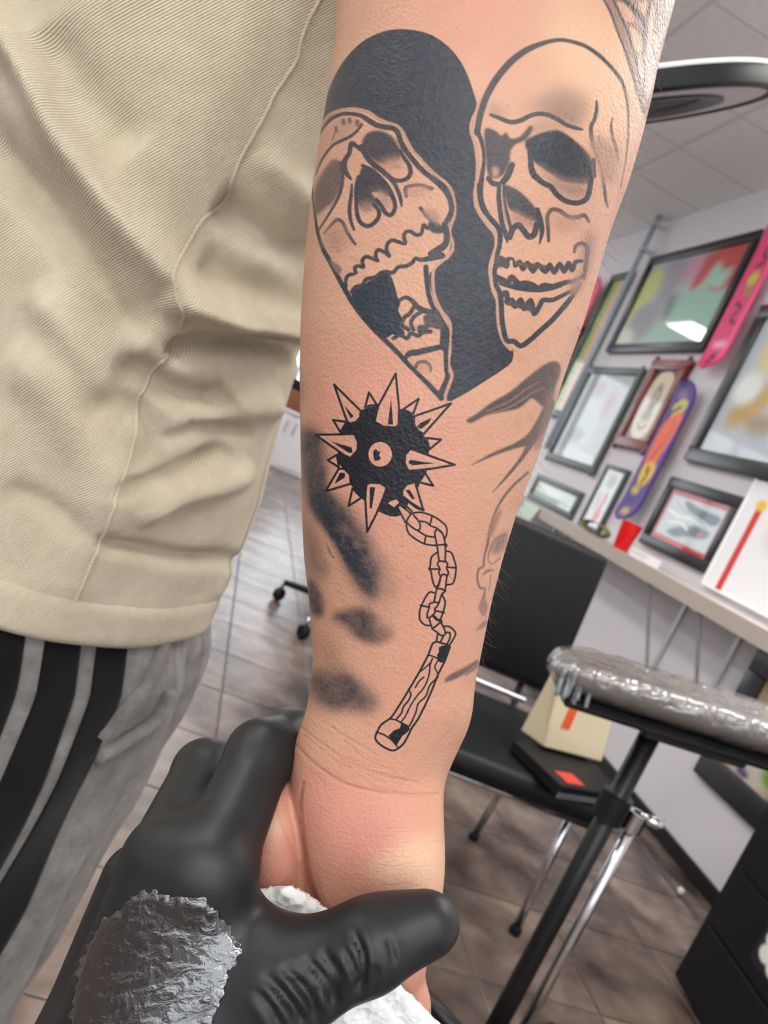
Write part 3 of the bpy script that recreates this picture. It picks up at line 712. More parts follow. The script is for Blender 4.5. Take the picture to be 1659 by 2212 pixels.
c = tag(lathe('spray_bottle', [(0, 0), (.034, 0), (.036, .01), (.036, .11), (.030, .125), (.014, .135), (.014, .15), (0, .15)], m_black, None, 24), 'black squeeze bottle standing on the tool cabinet', 'bottle')
c.location = (1.72, 1.45, .5905)
lathe('nozzle_cap', [(0, .15), (.016, .15), (.016, .17), (.006, .178), (.005, .20), (0, .20)], m_blackm, c, 18)

# crumpled tissue on the floor
bm = bmesh.new(); bmesh.ops.create_icosphere(bm, subdivisions=3, radius=.012)
for v in bm.verts: v.co *= 1+.18*math.sin(v.co.x*700)*math.cos(v.co.y*600+v.co.z*500)
o = bm_obj('crumpled_tissue', bm, m_white, None, True); q = CAM+(FW+RT*(1467-CX)/FPX-UP*(1931-CY)/FPX)*1; rr = q-CAM
q = CAM+rr*(-CAM[2]/rr[2]); o.location = (q[0], q[1], .011)
tag(o, 'tiny crumpled white tissue lying on the tiled floor', 'tissue')

# swivel stool whose castor base shows beside the wrist
rr = P(742, 1372, 1.)-CAM; q = CAM+rr*(-CAM[2]/rr[2]); q = np.array([q[0], q[1], 0])
SQ = 1.25
st = tag(empty('swivel_stool', tuple(q)), 'black swivel stool on castors standing far behind the wrist', 'stool')
st.scale = (SQ, SQ, SQ)
lathe('hub', [(0, .07), (.035, .07), (.035, .13), (.022, .15), (0, .15)], m_black, st, 20)
tube('gas_column', [(0, 0, .12), (0, 0, .42)], .018, m_chrome, st, 14)
lathe('seat', [(0, .42), (.15, .42), (.17, .435), (.172, .46), (.16, .485), (.10, .495), (0, .496)], m_vinyl, st, 32)
for k in range(5):
    a = math.radians(158+72*k); ca, sa = math.cos(a), math.sin(a)
    lg = tube('base_leg', [(.02*ca, .02*sa, .105), (.15*ca, .15*sa, .10), (.30*ca, .30*sa, .078)], [.020, .016, .012], m_black, st, 8)
    cx, cy = .30*ca, .30*sa
    cs_ = lathe('castor', [(0, -.013), (.024, -.013), (.027, -.008), (.027, .008), (.024, .013), (0, .013)], m_black, st, 18, Matrix.Translation((cx, cy, .027)) @ Matrix.Rotation(a+1.2, 4, 'Z') @ Matrix.Rotation(math.pi/2, 4, 'X'))
    tube('castor_stem', [(cx, cy, .05), (cx, cy, .085)], .007, m_chrome, cs_, 8)

# counter by the far window with a brown case on it
rr = P(632, 905, 1.)-CAM
cq = CAM+rr*(8.7/rr[1])
t = tag(empty('counter_unit', (cq[0], 8.75, 0)), 'white counter unit by the far window between shirt and arm', 'counter')
box('body', (-.55, -.25, 0), (.55, .25, .62), m_white, t, .006); box('worktop', (-.58, -.28, .62), (.58, .27, .65), mat('white_worktop', srgb(240, 240, 244), .2), t, .006)
for s_ in (-1, 1):
    d = box('door', (s_*.28-.255, -.262, .04), (s_*.28+.255, -.2505, .60), m_white, t, .003); box('handle', (s_*.05-.008, -.285, .40), (s_*.05+.008, -.2625, .54), m_alu, d, .002)
m_brown = mat('brown_leather', srgb(122, 72, 36), .5, bump=(60, .3, .003))
t = tag(empty('leather_case', (cq[0]+.02, 8.75, .65)), 'brown leather case with black top on the far counter', 'case')
box('case_body', (-.22, -.12, 0), (.22, .12, .22), m_brown, t, .015, None, 3); box('case_lid', (-.225, -.125, .221), (.225, .125, .33), m_black, t, .015, None, 3)
tube('handle', [(-.06, 0, .325), (-.05, 0, .37), (.05, 0, .37), (.06, 0, .325)], .009, m_black, t, 8)

# ================================================================== THE TATTOOS (drawn flat, wrapped round the forearm further down)
OLD, NEW = .93, 1.0
A_ = (660, 220, .20495); B_ = (660, 540, .20495); C_ = (1000, 60, .2411); D_ = (1000, 400, .2411); E_ = (670, 790, .1989)
F_ = (820, 1050, .16722); G_ = (790, 1350, .13261); H_ = (950, 760, .33445); I_ = (640, 880, .34346); J_ = (1270, 0, .12658); T_ = (600, 0, .5063)
tat = Canvas(500, -40, 1480, 2240, 1.5, (0, 0, 0, 0))      # channels: ink, redness, paleness, relief
def S(pts, w_, v=OLD, bl=2.6, sm=5, op=1.0): tat.stroke(pts, w_, v, bl, 0, sm, op)
def FL(pts, v=OLD, bl=0, sm=4): tat.fill(pts, v, bl, 0, sm)
# broken heart
tat.tf = T_
FL([(160, 640), (165, 540), (190, 450), (215, 390), (245, 320), (285, 255), (345, 190), (420, 145), (500, 125), (580, 128), (660, 150), (730, 200), (780, 260), (815, 330), (838, 400), (850, 440),
    (843, 490), (830, 560), (843, 640), (850, 720), (850, 800), (850, 860), (868, 920), (905, 975), (930, 1010), (925, 1060), (912, 1130), (910, 1180), (920, 1230), (935, 1260), (940, 1330), (950, 1410), (975, 1462), (1006, 1496),
    (1004, 1530), (985, 1560), (880, 1630), (740, 1712), (700, 1690), (712, 1640), (735, 1590), (728, 1520), (728, 1420), (725, 1370), (680, 1310), (655, 1240), (645, 1170), (690, 1130), (730, 1080), (738, 1020), (725, 980), (740, 930),
    (748, 860), (720, 810), (680, 765), (630, 705), (580, 640), (545, 585), (510, 545), (450, 512), (380, 480), (310, 465), (250, 480), (200, 530), (170, 610)], .90, 3, 2)
tat.tf = A_
S([(150, 290), (230, 160), (330, 100), (450, 75), (560, 80), (680, 115), (760, 175), (870, 222), (960, 252), (1020, 305), (1062, 390), (1120, 500), (1200, 590), (1300, 700), (1400, 790), (1490, 862), (1545, 950), (1570, 1050), (1575, 1150), (1562, 1230), (1535, 1300), (1522, 1380), (1548, 1470), (1550, 1560), (1490, 1650)], 32, .22, 3)
tat.tf = B_
S([(1550, 0), (1470, 90), (1380, 170), (1347, 240), (1347, 380), (1372, 510), (1432, 640), (1510, 740), (1530, 830), (1522, 950), (1525, 1050), (1510, 1200), (1545, 1320), (1512, 1430), (1475, 1540), (1480, 1620)], 34, .16, 3)
# left skull
tat.tf = A_
FL([(90, 560), (110, 480), (140, 370), (200, 260), (280, 185), (380, 140), (480, 135), (580, 155), (660, 200), (740, 250), (830, 275), (920, 290), (975, 340), (1010, 440), (1070, 540), (1150, 640), (1230, 730), (1330, 810), (1420, 890), (1490, 970), (1525, 1050), (1535, 1150), (1490, 1240), (1470, 1310), (1490, 1400), (1480, 1490), (1300, 1600), (1000, 1659), (300, 1659), (190, 1560), (110, 1250), (70, 900)], .0, 2, 2)
FL([(250, 300), (330, 170), (480, 150), (590, 200), (540, 310), (420, 400), (300, 450)], .22, 110); FL([(110, 620), (190, 300), (260, 250), (230, 470), (120, 760)], .16, 90)
S([(64, 800), (75, 640), (100, 500), (140, 370), (200, 260), (280, 175), (380, 130), (480, 125), (580, 145), (660, 190), (740, 240), (830, 265), (920, 280), (975, 330), (1010, 430), (1070, 530), (1150, 630), (1230, 720), (1330, 800), (1420, 880), (1490, 960), (1530, 1050), (1540, 1150), (1500, 1240), (1460, 1310), (1490, 1400), (1480, 1490), (1400, 1560)], [14, 14, 16, 22, 30, 38, 42, 42, 46] + [58]*19, .88)
S([(64, 760), (66, 860), (75, 980), (100, 1180), (130, 1380), (190, 1560), (250, 1659)], [12, 14, 18, 26, 36, 44, 46])
S([(590, 240), (540, 310), (480, 360), (400, 400), (300, 450), (220, 540), (160, 640), (110, 770)], [34, 32, 34, 36, 32, 28, 22, 12], .85)
for x, y, r in ((400, 210, 42), (465, 200, 40), (545, 222, 46), (322, 290, 38)): S([(x, y-14), (x+3, y+14)], r, .72, 5, 0)
S([(310, 330), (280, 410)], 18, .6)
FL([(600, 400), (650, 330), (740, 300), (850, 320), (930, 380), (980, 460), (1010, 540), (1000, 600), (930, 640), (850, 655), (780, 650), (700, 600), (640, 540), (595, 470)], .86, 26)
FL([(780, 640), (1000, 590), (1040, 660), (960, 720), (860, 720)], .3, 90)
S([(590, 470), (640, 570), (720, 660), (800, 720), (870, 780), (930, 820), (1010, 830), (1080, 800), (1108, 740), (1090, 660), (1040, 590), (1000, 510)], [50, 60, 62, 58, 52, 44, 44, 48, 50, 48, 44, 34], .88)
S([(590, 500), (540, 468), (485, 440), (462, 540), (420, 610), (408, 680), (430, 750), (480, 815)], [60, 48, 52, 50, 56, 60, 56, 26], .86)
FL([(290, 605), (350, 620), (380, 680), (395, 800), (370, 900), (330, 1000), (270, 1080), (180, 1150), (110, 1190), (86, 1000), (110, 880), (160, 770), (220, 680)], .74, 34)
S([(370, 640), (392, 780), (380, 900), (340, 1020), (280, 1130), (200, 1260), (140, 1350)], [36, 36, 38, 36, 30, 26, 22], .85)
FL([(600, 690), (680, 710), (760, 760), (830, 850), (880, 960), (890, 1010), (780, 960), (700, 960), (760, 1030), (800, 1100), (740, 1090), (680, 1090), (600, 1120), (555, 1060), (540, 900), (560, 790)], .88, 16)
FL([(720, 960), (840, 960), (900, 1080), (850, 1130)], .35, 70); FL([(570, 1060), (720, 1060), (700, 1150), (590, 1150)], .55, 60)
S([(560, 790), (536, 900), (536, 1050), (545, 1180), (580, 1270), (650, 1310), (720, 1280), (772, 1210), (770, 1140), (720, 1085)], [40, 44, 44, 46, 46, 46, 46, 48, 46, 34], .88)
S([(600, 670), (700, 720), (790, 800), (870, 900), (920, 1000), (945, 1090), (930, 1160), (890, 1195), (840, 1165), (800, 1095), (750, 1030)], [36, 44, 46, 50, 48, 46, 46, 46, 46, 46, 38], .88)
S([(490, 870), (480, 1000), (465, 1120), (475, 1240), (510, 1345)], [24, 40, 44, 40, 30], .86)
S([(860, 770), (930, 850), (970, 930), (1000, 1010), (1015, 1095)], [46, 46, 46, 44, 26], .86)
S([(1065, 990), (1058, 910), (1120, 885), (1220, 880), (1330, 915)], [44, 46, 40, 38, 44], .84); FL([(1060, 930), (1200, 890), (1350, 930), (1230, 980), (1120, 1010)], .24, 80)
S([(1215, 1120), (1280, 1200), (1340, 1250), (1400, 1330)], [40, 48, 56, 60], .86); FL([(1290, 1300), (1340, 1235), (1430, 1300), (1460, 1380), (1340, 1380)], .88, 12); FL([(1230, 1140), (1330, 1130), (1440, 1250), (1400, 1290), (1310, 1230)], .3, 50)
S([(195, 1390), (270, 1300), (330, 1245), (390, 1270), (430, 1360), (480, 1440), (525, 1500)], [18, 34, 40, 40, 42, 38, 28], .85); FL([(200, 1420), (320, 1280), (400, 1340), (440, 1500), (340, 1600), (240, 1560)], .3, 110)
S([(1350, 1300), (1290, 1330), (1245, 1300), (1220, 1390), (1160, 1400), (1120, 1370), (1060, 1370), (1038, 1420), (1052, 1490), (990, 1480), (920, 1460), (870, 1490), (855, 1560), (885, 1625), (840, 1590), (770, 1560), (742, 1600), (745, 1650), (760, 1672), (700, 1650), (640, 1632), (600, 1672), (610, 1740), (560, 1730), (520, 1750), (530, 1820), (470, 1820), (430, 1860), (430, 1940)], 42, .87)
S([(1470, 1310), (1490, 1400), (1475, 1500), (1400, 1560), (1320, 1600)], [70, 64, 70, 80, 60], .88)
tat.tf = B_
FL([(440, 330), (600, 230), (880, 130), (1130, 110), (1290, 110), (1280, 330), (1310, 470), (1350, 590), (1400, 680), (1450, 770), (1490, 900), (1490, 1260), (1430, 1520), (1330, 1440), (1100, 1210), (850, 950), (600, 690), (500, 520)], .0, 2, 2)
S([(190, 0), (260, 130), (340, 280), (430, 440), (500, 560), (600, 700), (720, 840), (850, 960), (980, 1090), (1100, 1220), (1230, 1350), (1330, 1450), (1430, 1560)], [46, 46, 50, 54, 54, 50, 46, 52, 52, 50, 50, 54, 60], .9)
FL([(250, 110), (310, 130), (380, 190), (370, 250), (320, 230)], .6, 20)
FL([(490, 440), (600, 370), (740, 290), (860, 240), (905, 280), (940, 380), (970, 490), (1000, 560), (980, 640), (1020, 720), (1000, 800), (1050, 870), (1000, 920), (920, 890), (850, 930), (780, 890), (720, 840), (600, 690), (510, 540)], .92, 8, 3)
S([(1440, 60), (1300, 90), (1220, 105), (1160, 90), (1130, 130), (1060, 170), (980, 180), (920, 240), (860, 230), (800, 240), (740, 285), (640, 310), (600, 370), (530, 390), (490, 440)], [70, 60, 46] + [44]*12, .88)
S([(1270, 180), (1280, 330), (1300, 470), (1340, 590), (1390, 670), (1440, 760), (1490, 850), (1490, 960), (1480, 1100), (1485, 1260), (1490, 1350), (1430, 1500)], [56, 52, 52, 50, 56, 60, 56, 56, 50, 46, 46, 60], .9)
S([(990, 530), (1060, 500), (1130, 540), (1180, 600), (1260, 640), (1390, 670)], [40, 42, 50, 60, 60, 60], .88)
S([(1150, 590), (1100, 670), (1040, 715), (1020, 790), (1090, 840)], 46, .87); S([(1240, 640), (1150, 700), (1112, 770), (1140, 840)], 44, .87)
FL([(1250, 690), (1390, 670), (1460, 780), (1440, 840), (1330, 820), (1260, 790)], .82, 12); FL([(1180, 800), (1300, 790), (1290, 850), (1200, 900)], .85, 10)
S([(930, 930), (1000, 895), (1070, 930), (1110, 880), (1190, 905), (1230, 870), (1320, 860)], 44, .87)
FL([(1430, 830), (1500, 840), (1500, 1060), (1420, 1040), (1420, 930)], .9, 6); S([(1050, 1140), (1100, 1090), (1180, 1080), (1260, 1060), (1370, 1035), (1470, 1010)], [40, 64, 66, 66, 60, 60], .88)
S([(1165, 1230), (1190, 1190), (1260, 1180), (1310, 1220), (1320, 1275)], [38, 40, 40, 40, 26], .84); FL([(1190, 1200), (1300, 1210), (1300, 1280), (1220, 1270)], .2, 50)
# right skull
tat.tf = D_
S([(110, 50), (115, 150), (150, 250), (220, 350), (290, 440), (300, 540), (270, 640), (245, 740), (255, 850), (275, 950), (310, 1030), (315, 1150), (330, 1290), (370, 1400), (430, 1470)], 32, .16, 3)
tat.tf = C_
S([(150, 650), (120, 750), (85, 830), (75, 920), (108, 1020), (130, 1130), (138, 1250), (125, 1380), (112, 1480), (118, 1600)], [20, 24, 28, 30, 36, 40, 40, 34, 30, 30], .14, 3)
FL([(560, 740), (700, 620), (850, 540), (1000, 560), (1120, 640), (1120, 760), (1040, 880), (920, 850), (760, 770)], .42, 150); FL([(700, 740), (860, 700), (1000, 780), (1040, 890), (900, 840)], .5, 90); FL([(230, 680), (330, 700), (380, 800), (260, 790)], .32, 90); FL([(560, 960), (640, 850), (840, 830), (960, 900), (800, 920), (640, 960)], .26, 50)
S([(128, 940), (150, 810), (175, 720), (210, 620), (280, 490), (370, 370), (470, 270), (590, 190), (700, 145), (810, 115), (900, 110), (1000, 130), (1100, 165), (1200, 230), (1290, 310), (1370, 400), (1430, 490), (1460, 590), (1480, 720), (1485, 850), (1480, 1000), (1465, 1150), (1440, 1300), (1415, 1430)], [56, 60, 62, 62, 64, 64, 62, 56, 46, 38, 36, 36, 36, 38, 36, 34, 32, 26, 22, 18, 16, 12, 10, 8], [.86][0], 4)
S([(130, 920), (140, 950), (165, 1010), (185, 1100), (190, 1200), (172, 1330), (158, 1450), (165, 1550), (200, 1650)], [56, 46, 40, 34, 34, 44, 52, 50, 48], .88)
S([(250, 780), (330, 810), (430, 845), (520, 830), (600, 790), (680, 770), (760, 780), (850, 820), (930, 870), (1020, 900), (1075, 912)], [28, 38, 44, 44, 42, 42, 42, 42, 38, 34, 16], .85)
FL([(195, 910), (290, 920), (345, 965), (390, 935), (430, 990), (500, 980), (555, 930), (600, 880), (630, 900), (570, 1000), (470, 1050), (430, 1110), (420, 1200), (370, 1310), (290, 1350), (225, 1310), (205, 1150)], .84, 16)
FL([(265, 1250), (320, 1260), (310, 1330), (270, 1330)], .25, 30)
FL([(560, 1010), (650, 960), (740, 930), (850, 915), (950, 965), (1040, 1040), (1110, 1110), (1160, 1180), (1175, 1300), (1150, 1390), (1000, 1400), (880, 1370), (790, 1310), (700, 1250), (620, 1180), (570, 1090)], .9, 14)
FL([(640, 1210), (800, 1320), (1000, 1390), (1140, 1380), (1110, 1500), (1000, 1530), (880, 1480), (780, 1390)], .45, 90)
S([(600, 1120), (615, 1250), (640, 1320), (720, 1390), (790, 1425), (840, 1490), (920, 1550), (1020, 1570), (1100, 1540), (1132, 1470), (1155, 1340)], [40, 56, 60, 50, 50, 50, 48, 48, 50, 50, 40], .88)
S([(440, 1230), (400, 1330), (350, 1400), (320, 1500), (325, 1600), (330, 1650)], [60, 62, 54, 36, 32, 32], .87); S([(230, 1350), (270, 1395), (310, 1400)], 48, .86)
S([(1200, 660), (1200, 730), (1180, 820), (1150, 890), (1158, 1000), (1190, 1100), (1240, 1250), (1262, 1380), (1280, 1530), (1300, 1610)], [22, 34, 36, 38, 40, 40, 34, 32, 30, 16], .82)
S([(1340, 810), (1330, 900), (1350, 1000), (1380, 1100), (1392, 1190)], [14, 26, 28, 30, 14], .74); S([(1220, 970), (1240, 1100), (1290, 1230), (1330, 1370)], [16, 36, 34, 14], .72); FL([(1160, 980), (1300, 1000), (1400, 1150), (1370, 1350), (1280, 1400), (1180, 1200)], .34, 90)
S([(1175, 1180), (1180, 1330)], 34, .8)
tat.tf = D_
S([(150, 0), (155, 100), (180, 200), (240, 290), (310, 370), (335, 440), (330, 540), (310, 620), (300, 700), (285, 770), (290, 830), (300, 900), (330, 960), (345, 1060), (350, 1180), (365, 1290), (395, 1390), (460, 1400), (520, 1440), (600, 1390), (700, 1300), (800, 1210), (880, 1120), (940, 1050), (1000, 970), (1060, 880)], [50]*6+[44]*6+[48]*12+[36, 20], .9)
FL([(370, 0), (450, 20), (530, 70), (610, 150), (670, 230), (700, 310), (640, 330), (560, 300), (470, 250), (420, 220), (385, 130)], .86, 16)
FL([(430, 230), (560, 290), (650, 330), (640, 400), (560, 360), (450, 330)], .35, 60)
S([(325, -10), (325, 100), (335, 220), (350, 330), (380, 430), (400, 510)], [38, 40, 44, 46, 44, 20], .87); S([(365, 0), (372, 150), (400, 270), (430, 380)], [26, 30, 34, 34], .86); S([(350, 0), (352, 110), (376, 250), (405, 390)], 12, .22, 3)
S([(670, 220), (700, 330), (710, 420), (690, 520)], [44, 50, 44, 16], .88); S([(420, 465), (450, 390), (500, 360), (540, 400), (590, 460), (640, 440), (665, 350)], 56, .87)
S([(770, 500), (765, 380), (760, 280), (800, 220), (870, 230), (940, 280), (1020, 290), (1090, 270), (1130, 330)], [28, 38, 38, 40, 40, 42, 44, 38, 20], .84); FL([(790, 260), (960, 300), (1100, 300), (1000, 400), (850, 420)], .26, 110)
FL([(1060, 470), (1200, 420), (1180, 640), (1110, 820), (1040, 900), (1060, 700)], .42, 90); S([(1000, 600), (1015, 545), (1070, 520), (1115, 560), (1112, 640), (1100, 740), (1085, 830)], [26, 36, 38, 40, 40, 40, 40], .72)
S([(300, 720), (340, 655), (392, 725), (400, 670), (450, 660), (470, 720), (510, 690), (540, 750), (580, 700), (630, 770), (670, 710), (740, 775), (780, 715), (820, 780), (868, 710), (910, 770), (950, 700), (980, 760), (1010, 690), (1070, 680)], [50, 50, 50, 46, 20, 40]+[46]*12+[40, 30], .88, 2.6, 3)
FL([(300, 640), (400, 660), (400, 720), (330, 740), (300, 720)], .84, 14); FL([(480, 690), (740, 715), (730, 750), (600, 735), (500, 720)], .8, 12)
S([(310, 830), (360, 855), (400, 880), (440, 825), (500, 890), (560, 885), (620, 900), (680, 930), (730, 900), (800, 910), (870, 890), (930, 870), (1000, 860), (1070, 820)], [60, 60, 60, 50, 66, 66, 66, 60, 56, 54, 50, 44, 40, 36], .88)
S([(340, 880), (440, 905), (540, 925), (640, 935), (760, 930), (880, 900)], [40, 50, 54, 50, 44, 30], .88)
S([(340, 1000), (390, 965), (405, 1050), (440, 1030), (470, 1085), (520, 1030), (550, 1105), (610, 1035), (640, 1150), (690, 1080), (720, 1030), (800, 1030), (870, 1000), (950, 960), (1030, 920)], [50]*9+[46, 46, 44, 40, 34, 26], .88, 2.6, 3)
FL([(380, 1030), (640, 1090), (640, 1140), (560, 1120), (460, 1090), (390, 1070)], .85, 10); FL([(960, 880), (1080, 800), (1060, 920), (990, 1000)], .45, 60)
# brush shapes and faint skull at the outer edge
tat.tf = H_
FL([(170, 440), (230, 405), (330, 330), (450, 260), (560, 170), (650, 100), (720, 62), (770, 70), (782, 130), (745, 240), (705, 360), (660, 352), (600, 300), (560, 332), (500, 370), (400, 390), (300, 412), (205, 460)], .80, 12, 3)
for q in ([(300, 385), (450, 320), (560, 240), (650, 190)], [(340, 395), (470, 350), (590, 270), (680, 230)]): S(q, [3, 7, 7, 3], .5, 4)
S([(715, 330), (690, 400), (650, 480), (590, 560), (480, 610), (350, 660), (210, 730)], [60, 74, 78, 72, 34, 24, 5], .76, 5); S([(600, 560), (560, 640), (520, 700), (430, 810), (345, 905)], [60, 34, 26, 18, 5], .74, 4)
FL([(700, 280), (740, 250), (700, 480), (640, 620), (600, 620), (660, 480)], .62, 40)
S([(570, 780), (470, 870), (400, 960), (350, 1060), (322, 1170), (310, 1240), (290, 1320), (282, 1385), (252, 1405), (244, 1470), (262, 1525), (292, 1530), (282, 1590)], [18, 18, 16, 14, 16, 18, 14, 14, 14, 14, 14, 12, 10], .7, 4)
FL([(405, 1020), (372, 1110), (345, 1180), (318, 1200), (330, 1110), (370, 1040)], .5, 20); FL([(440, 1160), (430, 1250), (380, 1300), (335, 1300), (350, 1230), (390, 1180)], .55, 30)
S([(430, 1180), (360, 1210), (325, 1280), (315, 1340), (340, 1370), (390, 1330)], 10, .6, 4); S([(280, 1440), (310, 1415), (350, 1410)], [8, 18, 8], .6, 4); S([(330, 1440), (325, 1500), (318, 1540)], 8, .5)
S([(290, 1570), (268, 1620), (262, 1660), (285, 1700), (300, 1650), (290, 1590)], 12, .6, 4); FL([(280, 1590), (305, 1640), (285, 1700), (262, 1650)], .5, 20)
S([(240, 1795), (280, 1765), (305, 1745)], [10, 30, 24], .55, 6); S([(45, 2120), (90, 2095), (150, 2065), (240, 2005)], [26, 44, 40, 26], .72, 6); S([(170, 2085), (240, 2030)], [16, 26], .6, 5)
# soft smoke on the thumb side
tat.tf = I_
FL([(10, 110), (120, 120), (185, 200), (205, 400), (205, 500), (300, 570), (420, 720), (510, 880), (600, 1040), (610, 1200), (480, 1240), (390, 1170), (290, 1010), (240, 880), (150, 740), (80, 640), (30, 420), (20, 200)], .62, 80)
FL([(30, 170), (140, 180), (180, 420), (205, 530), (290, 630), (400, 790), (470, 950), (530, 1080), (510, 1180), (420, 1150), (320, 1000), (275, 890), (180, 760), (100, 650), (50, 420)], .84, 40)
FL([(100, 560), (200, 650), (330, 830), (420, 1000), (450, 1090), (390, 1090), (300, 950), (190, 770), (110, 650)], .9, 30)
FL([(215, 1315), (330, 1265), (440, 1255), (540, 1330), (610, 1430), (510, 1490), (380, 1455), (310, 1380)], .78, 50); FL([(330, 1330), (420, 1310), (520, 1420), (440, 1450)], .84, 50)
FL([(20, 680), (100, 750), (200, 980), (180, 1090), (70, 1020)], .5, 80); FL([(60, 1080), (130, 1110), (175, 1230), (160, 1320), (80, 1280)], .80, 40)
S([(190, 850), (212, 910), (238, 945)], [3, 14, 10], .6, 3); FL([(560, 900), (620, 1100), (600, 1400), (520, 1400), (540, 1150)], .16, 110)
FL([(70, 1690), (200, 1620), (300, 1640), (420, 1740), (520, 1850), (450, 1930), (330, 1910), (190, 1910), (90, 1800)], .76, 76); FL([(220, 1660), (300, 1690), (420, 1800), (300, 1830), (170, 1830)], .78, 70); FL([(150, 1500), (250, 1470), (300, 1640), (200, 1680)], .3, 110)
FL([(-30, -160), (30, -180), (50, -60), (0, 0)], .34, 60)
_r = np.random.RandomState(4); _m = sum(boxblur(_r.rand(1180, 420).astype(np.float32), q)*q for q in (3, 8, 20)); _m = (_m-_m.mean())/_m.std()
_v = tat.a[int((880+40)*1.5):int((880+40)*1.5)+1180, int(140*1.5):int(140*1.5)+420, 0]; _v *= np.clip(1+.06*_m, .75, 1.1); np.clip(_v, 0, .92, out=_v)
# band round the elbow
tat.tf = J_
FL([(250, -300), (300, 0), (380, 190), (500, 500), (620, 810), (740, 1180), (850, 1590), (960, 1920), (1000, 2080), (1160, 2080), (1420, 900), (1560, -300)], .50, 20, 2)
for q in ([(270, -20), (390, 210), (500, 510), (620, 820), (740, 1190), (850, 1590), (960, 1920)], [(430, -20), (560, 260), (680, 540), (780, 860), (840, 1100), (900, 1400), (960, 1640)]): S(q, 44, .82, 3)
S([(600, -20), (760, 120), (880, 260), (960, 340), (1010, 330), (1030, 180), (1080, 0)], [80, 90, 100, 80, 60, 60, 70], .84, 4); S([(960, 330), (970, 700), (960, 1000), (960, 1300), (920, 1640)], [110, 90, 50, 60, 40], .76, 5)
S([(1180, 100), (1170, 500), (1120, 800), (1130, 1000)], [50, 60, 40, 50], .78, 5); S([(640, 400), (740, 400), (850, 500)], 28, .66); S([(880, 900), (960, 960)], 30, .64); S([(1300, 0), (1250, 600), (1190, 1000)], 30, .58, 4)
for q in ([(500, 40), (620, 60), (740, 190), (800, 300), (790, 370), (700, 370), (610, 300), (550, 160)], [(720, 450), (860, 570), (930, 830), (860, 890), (800, 830), (750, 640)], [(870, 990), (930, 1080), (950, 1290), (920, 1340), (870, 1150)], [(860, 60), (1010, 40), (1000, 180), (960, 280), (900, 190)], [(1100, 100), (1150, 200), (1110, 520), (1080, 860), (1020, 840), (1040, 420)], [(1140, 580), (1200, 660), (1220, 800), (1150, 800)], [(1060, 1350), (1110, 1360), (1060, 1640), (1000, 1680)]): FL(q, .13, 22)
# the fresh flail
tat.tf = E_
BL = 1.5
FL([(560, 480), (700, 440), (850, 420), (980, 470), (1110, 530), (1230, 740), (1290, 880), (1290, 960), (1270, 1150), (1190, 1290), (1080, 1500), (980, 1625), (880, 1635), (760, 1590), (600, 1480), (520, 1390), (440, 1290), (370, 1130), (310, 1060), (300, 970), (320, 760), (400, 610)], NEW, 2, 2)
SPIKES = [([(260, 205), (400, 600), (430, 628), (500, 610), (545, 560), (550, 490)], [(368, 425), (475, 548), (440, 572), (395, 480)]),
    ([(640, 290), (598, 450), (660, 432), (728, 428)], None), ([(930, 85), (740, 440), (700, 610), (800, 662), (930, 672), (962, 640), (968, 470)], [(880, 345), (902, 640), (845, 638)]),
    ([(1180, 360), (1010, 475), (1120, 525)], None), ([(1530, 410), (1130, 550), (1130, 640), (1180, 712), (1235, 742)], [(1322, 565), (1290, 622), (1205, 690), (1160, 662), (1200, 622)]),
    ([(1425, 802), (1265, 785), (1298, 908)], None), ([(1572, 1076), (1090, 902), (1032, 970), (1030, 1070), (1070, 1142), (1300, 1122)], [(1352, 1060), (1085, 1022), (1068, 1058), (1115, 1082)]),
    ([(1338, 1304), (1250, 1165), (1185, 1265)], None), ([(1232, 1572), (1140, 1265), (1050, 1288), (1002, 1350), (1000, 1412), (1100, 1492)], [(1036, 1350), (1080, 1345), (1142, 1445), (1105, 1448)]),
    ([(620, 1805), (600, 1440), (612, 1290), (650, 1270), (760, 1275), (832, 1322), (800, 1420), (720, 1610)], [(648, 1320), (708, 1320), (672, 1548), (648, 1548)]),
    ([(420, 1522), (460, 1335), (560, 1432)], None), ([(170, 1362), (310, 1120), (370, 1118), (432, 1180), (442, 1282)], [(325, 1160), (378, 1165), (380, 1212), (265, 1285)]),
    ([(193, 1025), (292, 968), (312, 1104)], None), ([(60, 750), (480, 742), (522, 830), (515, 920), (440, 1004), (370, 972)], [(228, 822), (452, 888), (462, 948), (418, 945)]), ([(250, 590), (395, 610), (330, 722)], None)]
for poly, inner in SPIKES:
    FL(poly, .0, 0, 0); S(poly+[poly[0]], 25, NEW, BL, 0)
    if inner: FL(inner, NEW, 0, 0)
t_ = np.linspace(0, 2*np.pi, 30)
FL(np.column_stack([762+128*np.cos(t_), 962+134*np.sin(t_)]), .0, 0, 0); FL([(715, 905), (740, 930), (765, 935), (750, 970), (768, 1010), (710, 1036), (688, 985), (690, 930)], NEW, 0, 3)
FL([(845, 1492), (880, 1470), (940, 1452), (965, 1485), (915, 1538)], .0, 2, 0)
tat.tf = F_
for q in ([(240, 285), (330, 470), (400, 520), (470, 570), (540, 540), (500, 450), (430, 370), (270, 250)],): FL(q, .0, 0, 0)
FL([(380, 200), (480, 290), (560, 310), (430, 340), (360, 260)], 0., 0, 0)
LN = 24
